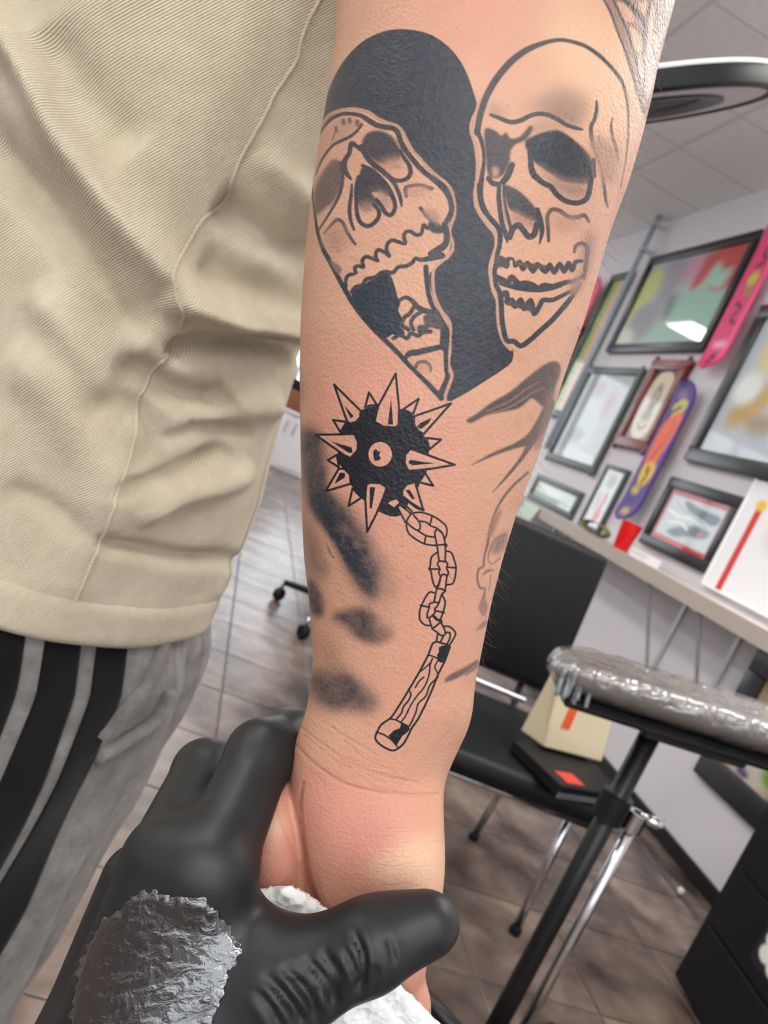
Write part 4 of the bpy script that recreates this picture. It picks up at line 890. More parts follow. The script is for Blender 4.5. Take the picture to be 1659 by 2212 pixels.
for q in ([(240, 285), (290, 380), (335, 470)], [(270, 250), (340, 300), (410, 360)], [(370, 200), (480, 285), (575, 315)], [(350, 260), (420, 330)],
    [(345, 470), (362, 580), (420, 650), (575, 745), (735, 768)], [(345, 465), (380, 400), (420, 355), (540, 340), (690, 388), (790, 450), (860, 520), (872, 600), (848, 672)], [(440, 375), (510, 460), (530, 530), (490, 572), (400, 515), (352, 470)],
    [(520, 455), (600, 465), (660, 512), (740, 545), (800, 600)], [(490, 572), (600, 640), (720, 662)], [(682, 385), (655, 492)], [(580, 745), (600, 640)],
    [(745, 780), (720, 650), (718, 595), (745, 562), (800, 590), (832, 660), (850, 760), (848, 955), (812, 970), (770, 950), (748, 790)], [(730, 762), (865, 755)], [(845, 750), (870, 775)],
    [(740, 860), (672, 920), (655, 1040), (640, 1065), (668, 1105), (682, 1200), (718, 1300), (765, 1265), (792, 1165)], [(870, 840), (930, 862), (968, 960), (990, 1060), (972, 1200), (940, 1262), (868, 1276)], [(640, 1072), (770, 1072)], [(888, 1050), (992, 1055)],
    [(770, 970), (750, 1010), (780, 1068), (766, 1120), (792, 1165)], [(850, 965), (880, 1010), (868, 1060), (892, 1120), (870, 1160)], [(792, 1170), (825, 1138), (872, 1160)], [(790, 1170), (770, 1270), (740, 1330), (708, 1485)], [(872, 1160), (846, 1350), (805, 1400), (770, 1505)], [(735, 1325), (790, 1325), (855, 1355)], [(708, 1488), (740, 1505), (770, 1502)],
    [(705, 1378), (650, 1370), (600, 1430), (545, 1540), (520, 1620), (524, 1730), (590, 1795), (655, 1800)], [(808, 1400), (848, 1490), (842, 1560), (822, 1630), (790, 1712), (750, 1735), (690, 1680)], [(710, 1500), (650, 1520), (642, 1570), (620, 1640), (616, 1700)], [(770, 1505), (742, 1560), (712, 1590), (722, 1625), (690, 1670)], [(528, 1540), (640, 1565)], [(728, 1610), (838, 1635)],
    [(640, 1700), (660, 1690), (690, 1665)], [(640, 1700), (682, 1835), (745, 1890), (800, 1930), (845, 1920), (850, 1880), (830, 1830), (790, 1760), (700, 1672)], [(680, 1845), (740, 1800), (802, 1742)], [(800, 1735), (805, 1765)],
    [(825, 1812), (900, 1815), (968, 1870), (982, 1920), (940, 2000), (900, 2062)], [(850, 1890), (912, 1900), (905, 1980), (872, 2040)], [(752, 1915), (738, 1995)], [(825, 1945), (790, 2010)]): S(q, LN, NEW, BL, 4)
tat.tf = G_
for q, w_ in (([(1160, 272), (1090, 310), (1020, 490), (890, 740), (720, 1030), (600, 1230), (470, 1430), (400, 1522), (260, 1620), (190, 1740), (158, 1830), (190, 1905), (300, 1990), (420, 2042), (510, 2025), (620, 1930), (700, 1790), (760, 1670), (850, 1540), (960, 1330), (1090, 1040), (1180, 810), (1290, 590), (1350, 420), (1372, 350), (1290, 310), (1160, 272)], 34),
    ([(1030, 490), (1110, 515), (1190, 555)], 26), ([(400, 1530), (500, 1550), (580, 1592), (700, 1650)], 26), ([(175, 1742), (300, 1790), (420, 1872), (520, 1985)], 28),
    ([(1090, 545), (1050, 660), (1040, 780), (1000, 920), (930, 1050), (850, 1140), (760, 1270), (690, 1400), (640, 1500), (570, 1590)], 27), ([(1065, 610), (980, 690), (890, 762)], 24), ([(950, 850), (870, 920), (810, 1022)], 27), ([(1185, 575), (1128, 680), (1175, 785)], 25),
    ([(1180, 850), (1050, 980), (980, 1160), (860, 1280), (820, 1420), (760, 1560), (715, 1645)], 28), ([(700, 1050), (738, 1130), (700, 1230), (620, 1330), (580, 1440), (505, 1530)], 30)): S(q, w_, NEW, BL, 5)
FL([(1195, 370), (1260, 335), (1375, 350), (1345, 480), (1270, 610), (1180, 585), (1165, 490), (1195, 440)], NEW, 4, 3)
FL([(580, 1600), (700, 1650), (725, 1700), (690, 1740), (600, 1810), (530, 1920), (500, 1965), (430, 1870), (370, 1805), (460, 1720), (560, 1680)], NEW, 4, 0)
# ---- skin tone (channel 1 redness, 2 paleness) and creases (channel 3)
tat.tf = (0, 0, 1)
def RED(pts, v, bl): tat.fill(pts, v, bl, 1, 3)
def PALE(pts, v, bl): tat.fill(pts, v, bl, 2, 3)
RED([(680, 780), (900, 760), (1000, 860), (1010, 1080), (1000, 1400), (930, 1640), (780, 1640), (860, 1300), (780, 1160), (690, 1000)], .38, 120)
RED([(690, 800), (980, 820), (1000, 1000), (880, 1150), (720, 1060)], .45, 70); RED([(880, 1100), (1000, 1120), (1010, 1400), (900, 1400)], .42, 60)
RED([(900, -40), (1130, -40), (1120, 90), (1040, 160), (960, 100)], .5, 110)
RED([(560, 1700), (640, 1640), (760, 1650), (900, 1690), (930, 1760), (900, 1960), (680, 2020), (540, 1960), (500, 1800)], .62, 70)
RED([(690, 1720), (820, 1720), (850, 1800), (800, 1890), (700, 1830)], .8, 70); RED([(520, 1800), (640, 1790), (650, 1930), (530, 1940)], .78, 60); RED([(770, 1790), (840, 1790), (830, 1860), (770, 1850)], .95, 50)
RED([(830, 2030), (940, 2030), (930, 2200), (830, 2200)], .55, 50)
PALE([(850, 1840), (900, 1810), (950, 1820), (950, 1920), (880, 1930), (800, 1900), (810, 1860)], .75, 50); PALE([(570, 1770), (610, 1760), (620, 1800), (580, 1810)], .5, 30); PALE([(1180, 60), (1330, 40), (1400, 260), (1300, 300)], .6, 120)
def CR(pts, w_, v, bl=9): tat.stroke(pts, w_, v*.8, bl, 3, 6)
for q, w_, v in (([(655, 1690), (648, 1740), (655, 1820), (668, 1900), (690, 1960)], [3, 6, 9, 11, 8], 1.2), ([(580, 1725), (605, 1770), (630, 1830), (655, 1890)], [2, 3, 4, 4], .5),
    ([(630, 1600), (680, 1650), (740, 1690), (800, 1708), (880, 1715), (945, 1715)], [2, 4, 5, 4, 4, 2], .75), ([(650, 1570), (700, 1610), (760, 1650), (830, 1675), (900, 1690)], [2, 3, 4, 3, 2], .55), ([(700, 1560), (760, 1600), (810, 1630)], 2.5, .35), ([(660, 1590), (720, 1640), (760, 1660)], 2.5, .35),
    ([(745, 1600), (790, 1640), (850, 1665)], 2, .35), ([(800, 1700), (870, 1720), (935, 1722)], 2, .3), ([(640, 1640), (700, 1690)], 2, .3), ([(600, 1680), (650, 1760), (648, 1800)], 2, .3)): CR(q, w_, v)
for k in range(16):
    y = 1765+k*11+random.uniform(-4, 4); x = random.uniform(800, 860)
    CR([(x, y), (x+40, y+random.uniform(-7, 5)), (x+90, y+random.uniform(-16, 2))], 1.6, random.uniform(.08, .2), 3)
for k in range(9):
    y = 1610+k*9; x = 690+k*14; CR([(x, y), (x+50, y+22), (x+110, y+34)], 1.6, random.uniform(.08, .2), 3)

# ================================================================== THE TATTOOED PERSON
KS = .92
# row, left edge, right edge (silhouette), centre depth, half thickness
ARM = np.array([(-330, 770, 1490, .300, .050), (-200, 750, 1475, .299, .050), (-100, 742, 1458, .297, .049), (0, 733, 1443, .294, .0475), (100, 722, 1428, .292, .0465), (200, 708, 1411, .290, .046), (300, 690, 1386, .289, .0455), (400, 675, 1356, .289, .0445), (500, 664, 1318, .289, .0435),
    (600, 655, 1290, .289, .0425), (700, 649, 1260, .289, .041), (800, 647, 1223, .290, .0395), (900, 648, 1191, .290, .0375), (1000, 650, 1158, .291, .0355), (1100, 652, 1119, .292, .0335), (1200, 656, 1088, .293, .031), (1300, 668, 1062, .295, .0285), (1400, 676, 1042, .297, .026), (1480, 672, 1026, .299, .0245),
    (1540, 660, 1021, .300, .0235), (1580, 645, 1010, .301, .023), (1620, 634, 990, .302, .0228), (1660, 626, 972, .303, .0228), (1700, 622, 957, .304, .0232), (1750, 625, 948, .304, .024), (1800, 632, 942, .304, .0245), (1850, 640, 941, .304, .0245), (1900, 648, 942, .305, .024), (1950, 656, 942, .306, .023), (2050, 672, 927, .309, .021), (2120, 690, 917, .311, .019), (2170, 715, 896, .313, .017), (2230, 760, 860, .315, .012)], float)
ys = np.arange(-330, 2231, 5.)
def cub(col):
    p = np.column_stack([ARM[:, 0], ARM[:, col]])
    # gentle smoothing of the linear table keeps the outline free of kinks
    v = np.interp(ys, p[:, 0], p[:, 1]); k = np.ones(9)/9
    return np.convolve(np.pad(v, 4, mode='edge'), k, 'valid')
TB = [cub(c) for c in (1, 2, 3, 4)]
NEXP = 2.25
def arm_rows(py): return [np.interp(py, ys, t_) for t_ in TB]
def arm_sdf(p):
    z = np.maximum(p[:, 2], .05); px = CX+FPX*p[:, 0]/z; py = CY+FPX*p[:, 1]/z
    l, r, zc, th = arm_rows(py); zc = zc*KS; th = th*KS
    hw = (r-l)/2/FPX*zc; u = (px-(l+r)/2)/FPX*zc
    f = ((np.abs(u)/hw)**NEXP + (np.abs(z-zc)/th)**NEXP)**(1/NEXP)-1
    d = f*np.minimum(hw, th)
    d = np.where(f > 0, f*np.minimum(hw, th), f*np.minimum(hw, th))
    end = np.maximum((py-2228)/FPX*z, (-325-py)/FPX*z)
    return np.maximum(d, end)
kc = lambda px, py, d: K2C(px, py, d*KS)
SHO = np.array([-.125, .60, 0]) + LEVEL_R*.15 + np.array([0, 0, 1.40])
sho = world2cam(SHO); elb = kc(1105, -150, .300)
def body_sdf(p):
    d = arm_sdf(p)
    d = smin(d, round_cone(p, elb, sho, .047, .056), .03)
    # ball of the thumb, thumb
    d = smin(d, ellipsoid(p, kc(598, 1815, .305), (.0118, .0245, .0175)), .0018)
    d = smin(d, round_cone(p, kc(606, 1880, .308), kc(650, 2120, .300), .0115, .0105), .006)
    d = smin(d, round_cone(p, kc(650, 2120, .300), kc(700, 2300, .296), .0105, .0085), .004)
    # heel of the hand on the little finger side
    d = smin(d, ellipsoid(p, kc(870, 1860, .296), (.0125, .026, .017)), .012)
    # four fingers curling away under the towel
    for k, (x, L_) in enumerate(((735, 1.0), (790, 1.08), (840, 1.0), (880, .82))):
        a = kc(x, 2170, .312); b = kc(x+6, 2170+200*L_, .318); c = kc(x+4, 2170+290*L_, .345); e = kc(x, 2170+230*L_, .365)
        d = smin(d, round_cone(p, a, b, .0088, .0083), .005); d = smin(d, round_cone(p, b, c, .0083, .0078), .003); d = smin(d, round_cone(p, c, e, .0078, .0066), .003)
    return d
V, Q, Nn = sdf_mesh(body_sdf, (-.08, -.52, .20), (.19, .235, .66), .00125)
# unrolled skin coordinates: angle round the arm, distance along it
zz = V[:, 2]; px = CX+FPX*V[:, 0]/zz; py = CY+FPX*V[:, 1]/zz
OUT_L = np.interp(ys, [-330, 1540, 1580, 1600, 1650, 1700, 1750, 1800, 1850, 1900, 1950, 2000, 2230], [760, 655, 638, 626, 600, 575, 552, 535, 525, 527, 540, 560, 640]); OUT_L = np.where(ys < 1540, TB[0], OUT_L)
def chart(px, py): 
    l = np.interp(py, ys, OUT_L); r = np.interp(py, ys, TB[1]); return (px-(l+r)/2)/((r-l)/2)
u = np.clip(chart(px, py), -1, 1)
ang = np.arcsin(u)                              # -90..90 degrees on the side that carries the designs
zc = arm_rows(py)[2]*KS
back = zz > zc+.004
ang = np.where(back, np.where(u < 0, -np.pi/2, np.pi/2), ang)
UVb = np.column_stack([.5+ang/np.pi*.99, (2230-py)/(2230+30)])
TW, TH = 1500, 2260*3//2
rows = np.linspace(-30, 2230, TH); th = (np.linspace(0, 1, TW)-.5)*np.pi/.99
tex = np.zeros((TH, TW, 4), np.float32)
for i, y in enumerate(rows):
    l = np.interp(y, ys, OUT_L); r = np.interp(y, ys, TB[1])
    xs = (l+r)/2 + np.sin(np.clip(th, -np.pi/2, np.pi/2))*(r-l)/2
    ci = int(np.clip((y-tat.y0)*tat.sc, 0, tat.h-1)); cx_ = (xs-tat.x0)*tat.sc
    for ch_ in range(4): tex[i, :, ch_] = np.interp(cx_, np.arange(tat.w), tat.a[ci, :, ch_])
tex[:, :3] = 0; tex[:, -3:] = 0; tex[:3] = 0
im_ink = to_image('forearm_tattoo', np.dstack([tex[..., 0], tex[..., 1], tex[..., 2]]), True)
im_rel = to_image('forearm_creases', np.dstack([tex[..., 3]]*3), True)
def skin_material():
    M = bpy.data.materials.new('tattooed_skin'); M.use_nodes = True; nt = M.node_tree; N = nt.nodes; L = nt.links; b = N['Principled BSDF']
    tc = N.new('ShaderNodeTexCoord')
    ti = N.new('ShaderNodeTexImage'); ti.image = im_ink; ti.extension = 'EXTEND'; tr = N.new('ShaderNodeTexImage'); tr.image = im_rel; tr.extension = 'EXTEND'
    L.new(tc.outputs['UV'], ti.inputs[0]); L.new(tc.outputs['UV'], tr.inputs[0])
    sep = N.new('ShaderNodeSeparateColor'); L.new(ti.outputs[0], sep.inputs[0])
    n1 = N.new('ShaderNodeTexNoise'); n1.inputs['Scale'].default_value = 42; n1.inputs['Detail'].default_value = 5; L.new(tc.outputs['Object'], n1.inputs['Vector'])
    def mix(fac, a, c):
        m_ = N.new('ShaderNodeMix'); m_.data_type = 'RGBA'
        for s_, v in ((0, fac), (6, a), (7, c)):
            if isinstance(v, tuple): m_.inputs[s_].default_value = v
            elif isinstance(v, float): m_.inputs[s_].default_value = v
            else: L.new(v, m_.inputs[s_])
        return m_.outputs[2]
    def mth(op, a, c, d=None):
        m_ = N.new('ShaderNodeMath'); m_.operation = op
        for i, v in enumerate((a, c, d)):
            if v is None: continue
            if isinstance(v, (int, float)): m_.inputs[i].default_value = v
            else: L.new(v, m_.inputs[i])
        return m_.outputs[0]
    base = mix(n1.outputs[0], srgb(206, 160, 132), srgb(184, 135, 109))
    red = mix(mth('MULTIPLY', sep.outputs[1], .85), base, srgb(197, 126, 110))
    pale = mix(sep.outputs[2], red, srgb(224, 186, 154))
    crs = mix(mth('MULTIPLY', tr.outputs[0], .7), pale, srgb(150, 88, 72))
    # freckles and pores
    vo = N.new('ShaderNodeTexVoronoi'); vo.inputs['Scale'].default_value = 260; L.new(tc.outputs['Object'], vo.inputs['Vector'])
    n2 = N.new('ShaderNodeTexNoise'); n2.inputs['Scale'].default_value = 420; n2.inputs['Detail'].default_value = 3; L.new(tc.outputs['Object'], n2.inputs['Vector'])
    fre = mth('MULTIPLY', mth('LESS_THAN', vo.outputs['Distance'], .12), .22)
    crs = mix(fre, crs, srgb(150, 92, 70))
    # ink sits in the skin: mottled by the pores, bluish where it has aged, black where it is fresh
    inkn = mth('MULTIPLY', sep.outputs[0], mth('MULTIPLY_ADD', n2.outputs[0], .14, 1.02))
    inkn = mth('MINIMUM', inkn, 1.0)
    aged = N.new('ShaderNodeMapRange'); aged.inputs[1].default_value = .93; aged.inputs[2].default_value = .995; L.new(sep.outputs[0], aged.inputs[0])
    inkc = mix(aged.outputs[0], srgb(38, 46, 54), srgb(18, 19, 26))
    col = mix(inkn, crs, inkc)
    L.new(col, b.inputs['Base Color'])
    b.inputs['Roughness'].default_value = .46; b.inputs['Specular IOR Level'].default_value = .42
    rg = N.new('ShaderNodeMapRange'); rg.inputs[3].default_value = .40; rg.inputs[4].default_value = .56; L.new(n1.outputs[0], rg.inputs[0]); L.new(rg.outputs[0], b.inputs['Roughness'])
    b.inputs['Subsurface Weight'].default_value = .0; b.inputs['Subsurface Radius'].default_value = (1.0, .35, .18); b.inputs['Subsurface Scale'].default_value = .004
    h1 = mth('MULTIPLY', tr.outputs[0], -1.0)
    b1 = N.new('ShaderNodeBump'); b1.inputs['Strength'].default_value = .45; b1.inputs['Distance'].default_value = .0012; L.new(h1, b1.inputs['Height'])
    v2 = N.new('ShaderNodeTexVoronoi'); v2.inputs['Scale'].default_value = 900; L.new(tc.outputs['Object'], v2.inputs['Vector'])
    hh = mth('ADD', mth('MULTIPLY', v2.outputs['Distance'], .6), n2.outputs[0])
    b2 = N.new('ShaderNodeBump'); b2.inputs['Strength'].default_value = .48; b2.inputs['Distance'].default_value = .0005; L.new(hh, b2.inputs['Height']); L.new(b1.outputs[0], b2.inputs['Normal'])
    L.new(b2.outputs[0], b.inputs['Normal'])
    return M
m_skin = skin_material()
person = mesh_obj('person', cam2world(V), Q, m_skin, None, True, UVb)
tag(person, 'person in beige shirt holding out a tattooed forearm, palm up', 'person')
# fine hairs along the outer edge of the forearm
rnd = np.random.RandomState(11); Vh = []; Fh = []
facing = -Nn[:, 2]
cand = np.where((u > .86) & (py > 60) & (py < 1480) & (np.abs(facing) < .45))[0]
cand2 = np.where((u > -.2) & (u < .8) & (py > 200) & (py < 1250) & (facing > .3))[0]
for i in np.concatenate([rnd.choice(cand, 150), rnd.choice(cand2, 26)]):
    b0 = V[i]; n0 = Nn[i]; ln = rnd.uniform(.003, .009)
    dr = n0*rnd.uniform(.25, .7)+np.array([rnd.uniform(-.1, .4), rnd.uniform(.3, 1.0), 0]); dr /= np.linalg.norm(dr)
    cv = np.array([rnd.randn(), rnd.randn(), rnd.randn()])*.15
    pts = [b0-n0*.0003+dr*ln*s_+cv*ln*s_*s_ for s_ in np.linspace(0, 1, 5)]
    v_, f_ = tube_pts(pts, np.linspace(.00005, .00002, 5), 3); o_ = len(Vh); Vh += list(v_); Fh += [tuple(k+o_ for k in ff) for ff in f_]
hr = mesh_obj('arm_hair', cam2world(np.array(Vh)), Fh, mat('arm_hair_brown', srgb(120, 96, 76), .4), person); hr['kind'] = 'stuff'

# ---- T-shirt: a hanging tube of cloth round the torso, with sleeve
def shirt_ring(z):
    off = np.interp(z, [.84, .95, 1.05, 1.25, 1.45], [.0, .0, -.012, -.03, -.05]); a = np.interp(z, [.84, 1.0, 1.2, 1.38, 1.46], [.155, .153, .158, .165, .09]); b = np.interp(z, [.84, 1.0, 1.2, 1.40, 1.46], [.150, .150, .16, .17, .08])
    return off, a, b
SC = np.array([-.115, .60, 0])
def ridge_field(px, py):
    d = np.zeros_like(px)
    for pts, wd, amp in SHIRT_FOLDS:
        p = smooth(np.array(pts, float), 5); best = np.full(px.shape, 1e9); tt = np.zeros_like(px); n = len(p)
        for k in range(n-1):
            a, c = p[k], p[k+1]; e = c-a; t = np.clip(((px-a[0])*e[0]+(py-a[1])*e[1])/(e@e+1e-9), 0, 1)
            q = np.hypot(px-a[0]-t*e[0], py-a[1]-t*e[1]); m_ = q < best; best = np.where(m_, q, best); tt = np.where(m_, (k+t)/(n-1), tt)
        d += 1.45*amp*np.exp(-(best/(wd*.78))**2)*np.clip(np.minimum(tt, 1-tt)*6, .0, 1)**.7
    return d
SHIRT_FOLDS = [([(-60, -60), (0, 60), (70, 170), (130, 300), (220, 430), (320, 560), (420, 650), (520, 700)], 46, .011), ([(-60, 230), (0, 330), (100, 440), (190, 560), (260, 680), (330, 720)], 60, -.011),
    ([(340, 640), (400, 665), (500, 690), (580, 702), (660, 715), (720, 720)], 34, .014), ([(360, 770), (420, 750), (500, 748), (600, 752), (700, 765)], 30, -.016), ([(240, 800), (310, 800), (380, 850), (450, 868), (500, 850)], 38, -.012), ([(170, 900), (260, 860), (330, 930), (300, 1020)], 40, -.006),
    ([(230, 1060), (330, 1040), (420, 1010), (500, 970)], 24, -.007), ([(290, 1130), (380, 1085), (470, 1050), (540, 1000)], 30, .006), ([(200, 1165), (300, 1190), (400, 1210), (520, 1205)], 22, -.007), ([(470, 430), (560, 490), (680, 580)], 50, -.010), ([(430, 560), (520, 610), (640, 650)], 50, -.007), ([(560, 330), (640, 420), (700, 470)], 40, .006),
    ([(100, 60), (180, 200), (300, 330)], 70, -.006), ([(0, 760), (120, 850), (200, 1000), (220, 1150)], 70, .006), ([(60, 620), (180, 760), (260, 900)], 50, .005), ([(420, 900), (520, 880), (600, 860)], 40, .007), ([(350, 960), (440, 930), (540, 930)], 22, -.005), ([(0, 1060), (100, 1090), (190, 1160)], 34, -.004)]
nphi, nz_ = 420, 330
zv = np.linspace(.848, 1.46, nz_); ph = np.linspace(0, 2*np.pi, nphi, endpoint=False)
PH, ZV = np.meshgrid(ph, zv)
def shirt_base(PH, ZV):
    off, a, b = shirt_ring(ZV)
    cx_ = SC[0]+LEVEL_R[0]*off; cy_ = SC[1]+LEVEL_R[1]*off
    X_ = cx_+LEVEL_R[0]*a*np.cos(PH)+LEVEL_F[0]*b*np.sin(PH); Y_ = cy_+LEVEL_R[1]*a*np.cos(PH)+LEVEL_F[1]*b*np.sin(PH)
    nx = LEVEL_R[0]*np.cos(PH)/a+LEVEL_F[0]*np.sin(PH)/b; ny = LEVEL_R[1]*np.cos(PH)/a+LEVEL_F[1]*np.sin(PH)/b; nl = np.hypot(nx, ny)
    return np.stack([X_, Y_, ZV], -1), np.stack([nx/nl, ny/nl, 0*nx], -1)
def shirt_point(PH, ZV, lift=0.):
    B0, NB = shirt_base(PH, ZV)
    spx, spy, sd = project(B0)
    front = np.clip((-(NB*(B0-CAM)).sum(-1)/np.linalg.norm(B0-CAM, axis=-1)+.25)/.25, 0, 1)
    dsp = ridge_field(spx, spy)*front + .003*np.sin(PH*7+ZV*9)+.002*np.sin(PH*13-ZV*21+1)
    taper = np.clip((ZV-.86)/.02, .35, 1)
    return B0+NB*(dsp*taper+lift)[..., None]
SV = shirt_point(PH, ZV)
idx = np.arange(nz_*nphi).reshape(nz_, nphi)
SF = np.stack([idx[:-1], np.roll(idx, -1, 1)[:-1], np.roll(idx, -1, 1)[1:], idx[1:]], -1).reshape(-1, 4)
UVs = np.stack([PH*.16, ZV], -1).reshape(-1, 2)
def cloth(name, c1, c2, scale, ang, strength, rough=.9, mott=14):
    M = bpy.data.materials.new(name); M.use_nodes = True; nt = M.node_tree; N = nt.nodes; L = nt.links; b = N['Principled BSDF']
    tc = N.new('ShaderNodeTexCoord'); n = N.new('ShaderNodeTexNoise'); n.inputs['Scale'].default_value = mott; n.inputs['Detail'].default_value = 8; n.inputs['Roughness'].default_value = .7; L.new(tc.outputs['Object'], n.inputs['Vector'])
    r = N.new('ShaderNodeValToRGB'); r.color_ramp.elements[0].position = .34; r.color_ramp.elements[0].color = c1; r.color_ramp.elements[1].position = .66; r.color_ramp.elements[1].color = c2
    L.new(n.outputs[0], r.inputs[0])
    mp = N.new('ShaderNodeMapping'); mp.inputs['Rotation'].default_value = (0, 0, ang); L.new(tc.outputs['UV'], mp.inputs[0])
    wv = N.new('ShaderNodeTexWave'); wv.inputs['Scale'].default_value = scale; wv.inputs['Distortion'].default_value = .5; wv.inputs['Detail'].default_value = 2; wv.inputs['Detail Scale'].default_value = 3; L.new(mp.outputs[0], wv.inputs['Vector'])
    mx = N.new('ShaderNodeMix'); mx.data_type = 'RGBA'; mx.blend_type = 'MULTIPLY'; mx.inputs[0].default_value = .22; L.new(r.outputs[0], mx.inputs[6]); L.new(wv.outputs[0], mx.inputs[7])
    L.new(mx.outputs[2], b.inputs['Base Color'])
    b.inputs['Roughness'].default_value = rough; b.inputs['Specular IOR Level'].default_value = .15; b.inputs['Sheen Weight'].default_value = .15
    f = N.new('ShaderNodeTexNoise'); f.inputs['Scale'].default_value = 700; f.inputs['Detail'].default_value = 3; L.new(tc.outputs['Object'], f.inputs['Vector'])
    ad = N.new('ShaderNodeMath'); ad.operation = 'ADD'; L.new(wv.outputs[0], ad.inputs[0]); L.new(f.outputs[0], ad.inputs[1])
    bp = N.new('ShaderNodeBump'); bp.inputs['Strength'].default_value = strength; bp.inputs['Distance'].default_value = .0006; L.new(ad.outputs[0], bp.inputs['Height']); L.new(bp.outputs[0], b.inputs['Normal'])
    return M
m_shirt = cloth('beige_cotton', srgb(211, 196, 167), srgb(233, 219, 192), 240, math.radians(38), 1.0, .9, 22)
shirt = mesh_obj('t_shirt', SV.reshape(-1, 3), SF, m_shirt, person, True, UVs)
shirt['label'] = 'beige cotton T-shirt'
# hem band and side seam
hz = np.linspace(.843, .872, 9); PHh, ZVh = np.meshgrid(ph, hz)
prof = np.array([.0006, .0022, .0026, .0026, .0026, .0026, .0026, .0022, .0004])[:, None]*np.ones_like(PHh)
HV = shirt_point(PHh, ZVh)+shirt_base(PHh, ZVh)[1]*prof[..., None]
HI = shirt_point(PHh[:1], ZVh[:1])-shirt_base(PHh[:1], ZVh[:1])[1]*.002
HVa = np.concatenate([HI, HV], 0); idx = np.arange(10*nphi).reshape(10, nphi)
HF = np.stack([idx[:-1], np.roll(idx, -1, 1)[:-1], np.roll(idx, -1, 1)[1:], idx[1:]], -1).reshape(-1, 4)
mesh_obj('hem', HVa.reshape(-1, 3), HF, m_shirt, shirt, True, np.concatenate([np.stack([PHh[:1]*.16, ZVh[:1]], -1), np.stack([PHh*.16, ZVh], -1)], 0).reshape(-1, 2))
spx, spy, sd = project(SV.reshape(-1, 3)); fr = sd < .62
def on_shirt(x, y):
    k = np.where(fr)[0]; j = k[np.argmin((spx[k]-x)**2+(spy[k]-y)**2)]; return SV.reshape(-1, 3)[j], PH.ravel()[j], ZV.ravel()[j]
seam_px = smooth([(700, -20), (660, 60), (640, 130), (600, 190), (560, 270), (520, 340), (495, 400), (480, 440), (440, 470), (410, 520), (375, 585), (380, 640), (395, 690), (365, 750), (320, 820), (295, 880), (290, 960), (255, 1060), (215, 1180), (185, 1250), (160, 1310)], 8)
sq = np.array([on_shirt(*q)[1:] for q in seam_px]); k_ = np.ones(5)/5
sq = np.column_stack([np.convolve(np.pad(sq[:, i], 2, mode='edge'), k_, 'valid') for i in (0, 1)])
sp = np.array([shirt_point(np.array([a]), np.array([b]), .0002)[0] for a, b in sq])
tube('side_seam', sp, .0011, m_shirt, shirt, 6)
# sleeve round the upper arm
ax0, ax1 = SHO, P(1105, -150, .300*KS); dv = ax1-ax0
sl_pts = [ax0-dv*.12+dv*s_ for s_ in np.linspace(0, .62, 12)]
Vs_, Fs_ = tube_pts(sl_pts, np.linspace(.085, .078, 12), 40); Vs_ = np.vstack([Vs_, tube_pts(sl_pts[::-1], np.linspace(.075, .082, 12), 40)[0]])
mesh_obj('sleeve', Vs_[:480], [f_ for f_ in Fs_ if len(f_) == 4], m_shirt, shirt, True, np.column_stack([np.tile(np.linspace(0, .5, 40), 12), np.repeat(np.linspace(0, .2, 12), 40)])).modifiers.new('thickness', 'SOLIDIFY').thickness = .002

# ---- grey sweatpants with three black side stripes
m_sweat = cloth('grey_fleece', srgb(118, 114, 110), srgb(152, 148, 143), 260, math.radians(80), .5, .95, 60)
m_stripe = cloth('black_stripe_knit', srgb(12, 12, 14), srgb(20, 20, 22), 300, 0, .3, .95, 40)
def leg_ring(z, near):
    a = np.interp(z, [.05, .15, .45, .65, .75, .81, .845, .88, 1.0], [.07, .08, .115, .145, .149, .146, .136, .115, .10]); b = np.interp(z, [.05, .15, .45, .65, .75, .86, .90, 1.0], [.07, .08, .095, .105, .108, .108, .09, .08])
    c = SC + LEVEL_F*(-.026 if near else .045) + LEVEL_R*np.interp(z, [.05, .5, .8, 1.0], [.02, .014, .010, -.01])
    return c, a, b
def leg_pt(PHl, ZVl, near, lift=0.):
    out = np.zeros(PHl.shape+(3,))
    a = np.interp(ZVl, [.05, .15, .45, .65, .75, .81, .845, .88, 1.0], [.07, .08, .115, .145, .149, .146, .136, .115, .10]); b = np.interp(ZVl, [.05, .15, .45, .65, .75, .86, .90, 1.0], [.07, .08, .095, .105, .108, .108, .09, .08])
    o_ = np.interp(ZVl, [.05, .5, .8, 1.0], [.02, .014, .010, -.01])
    c = SC + LEVEL_F*(-.026 if near else .045)
    wr = .004*np.sin(PHl*5+ZVl*17)+.003*np.sin(PHl*9-ZVl*31)+.006*np.exp(-((PHl-5.35-(ZVl-.8)*3)/.18)**2)*(ZVl > .6)
    a = a+wr+lift; b = b+wr+lift
    for i in range(2): out[..., i] = c[i]+LEVEL_R[i]*(o_+a*np.cos(PHl))+LEVEL_F[i]*b*np.sin(PHl)
    out[..., 2] = ZVl; return out
LV = []; LF = []; LU = []; n1_, n2_ = 160, 140
for near in (True, False):
    PL, ZL = np.meshgrid(np.linspace(0, 2*np.pi, n1_, endpoint=False), np.linspace(.06, 1.0, n2_))
    v = leg_pt(PL, ZL, near).reshape(-1, 3); idx = np.arange(n1_*n2_).reshape(n2_, n1_)+sum(len(q) for q in LV)
    LF.append(np.stack([idx[:-1], np.roll(idx, -1, 1)[:-1], np.roll(idx, -1, 1)[1:], idx[1:]], -1).reshape(-1, 4)); LV.append(v); LU.append(np.stack([PL*.13, ZL], -1).reshape(-1, 2))
pants = mesh_obj('sweatpants', np.vstack(LV), np.vstack(LF), m_sweat, person, True, np.vstack(LU)); pants['label'] = 'grey fleece sweatpants'

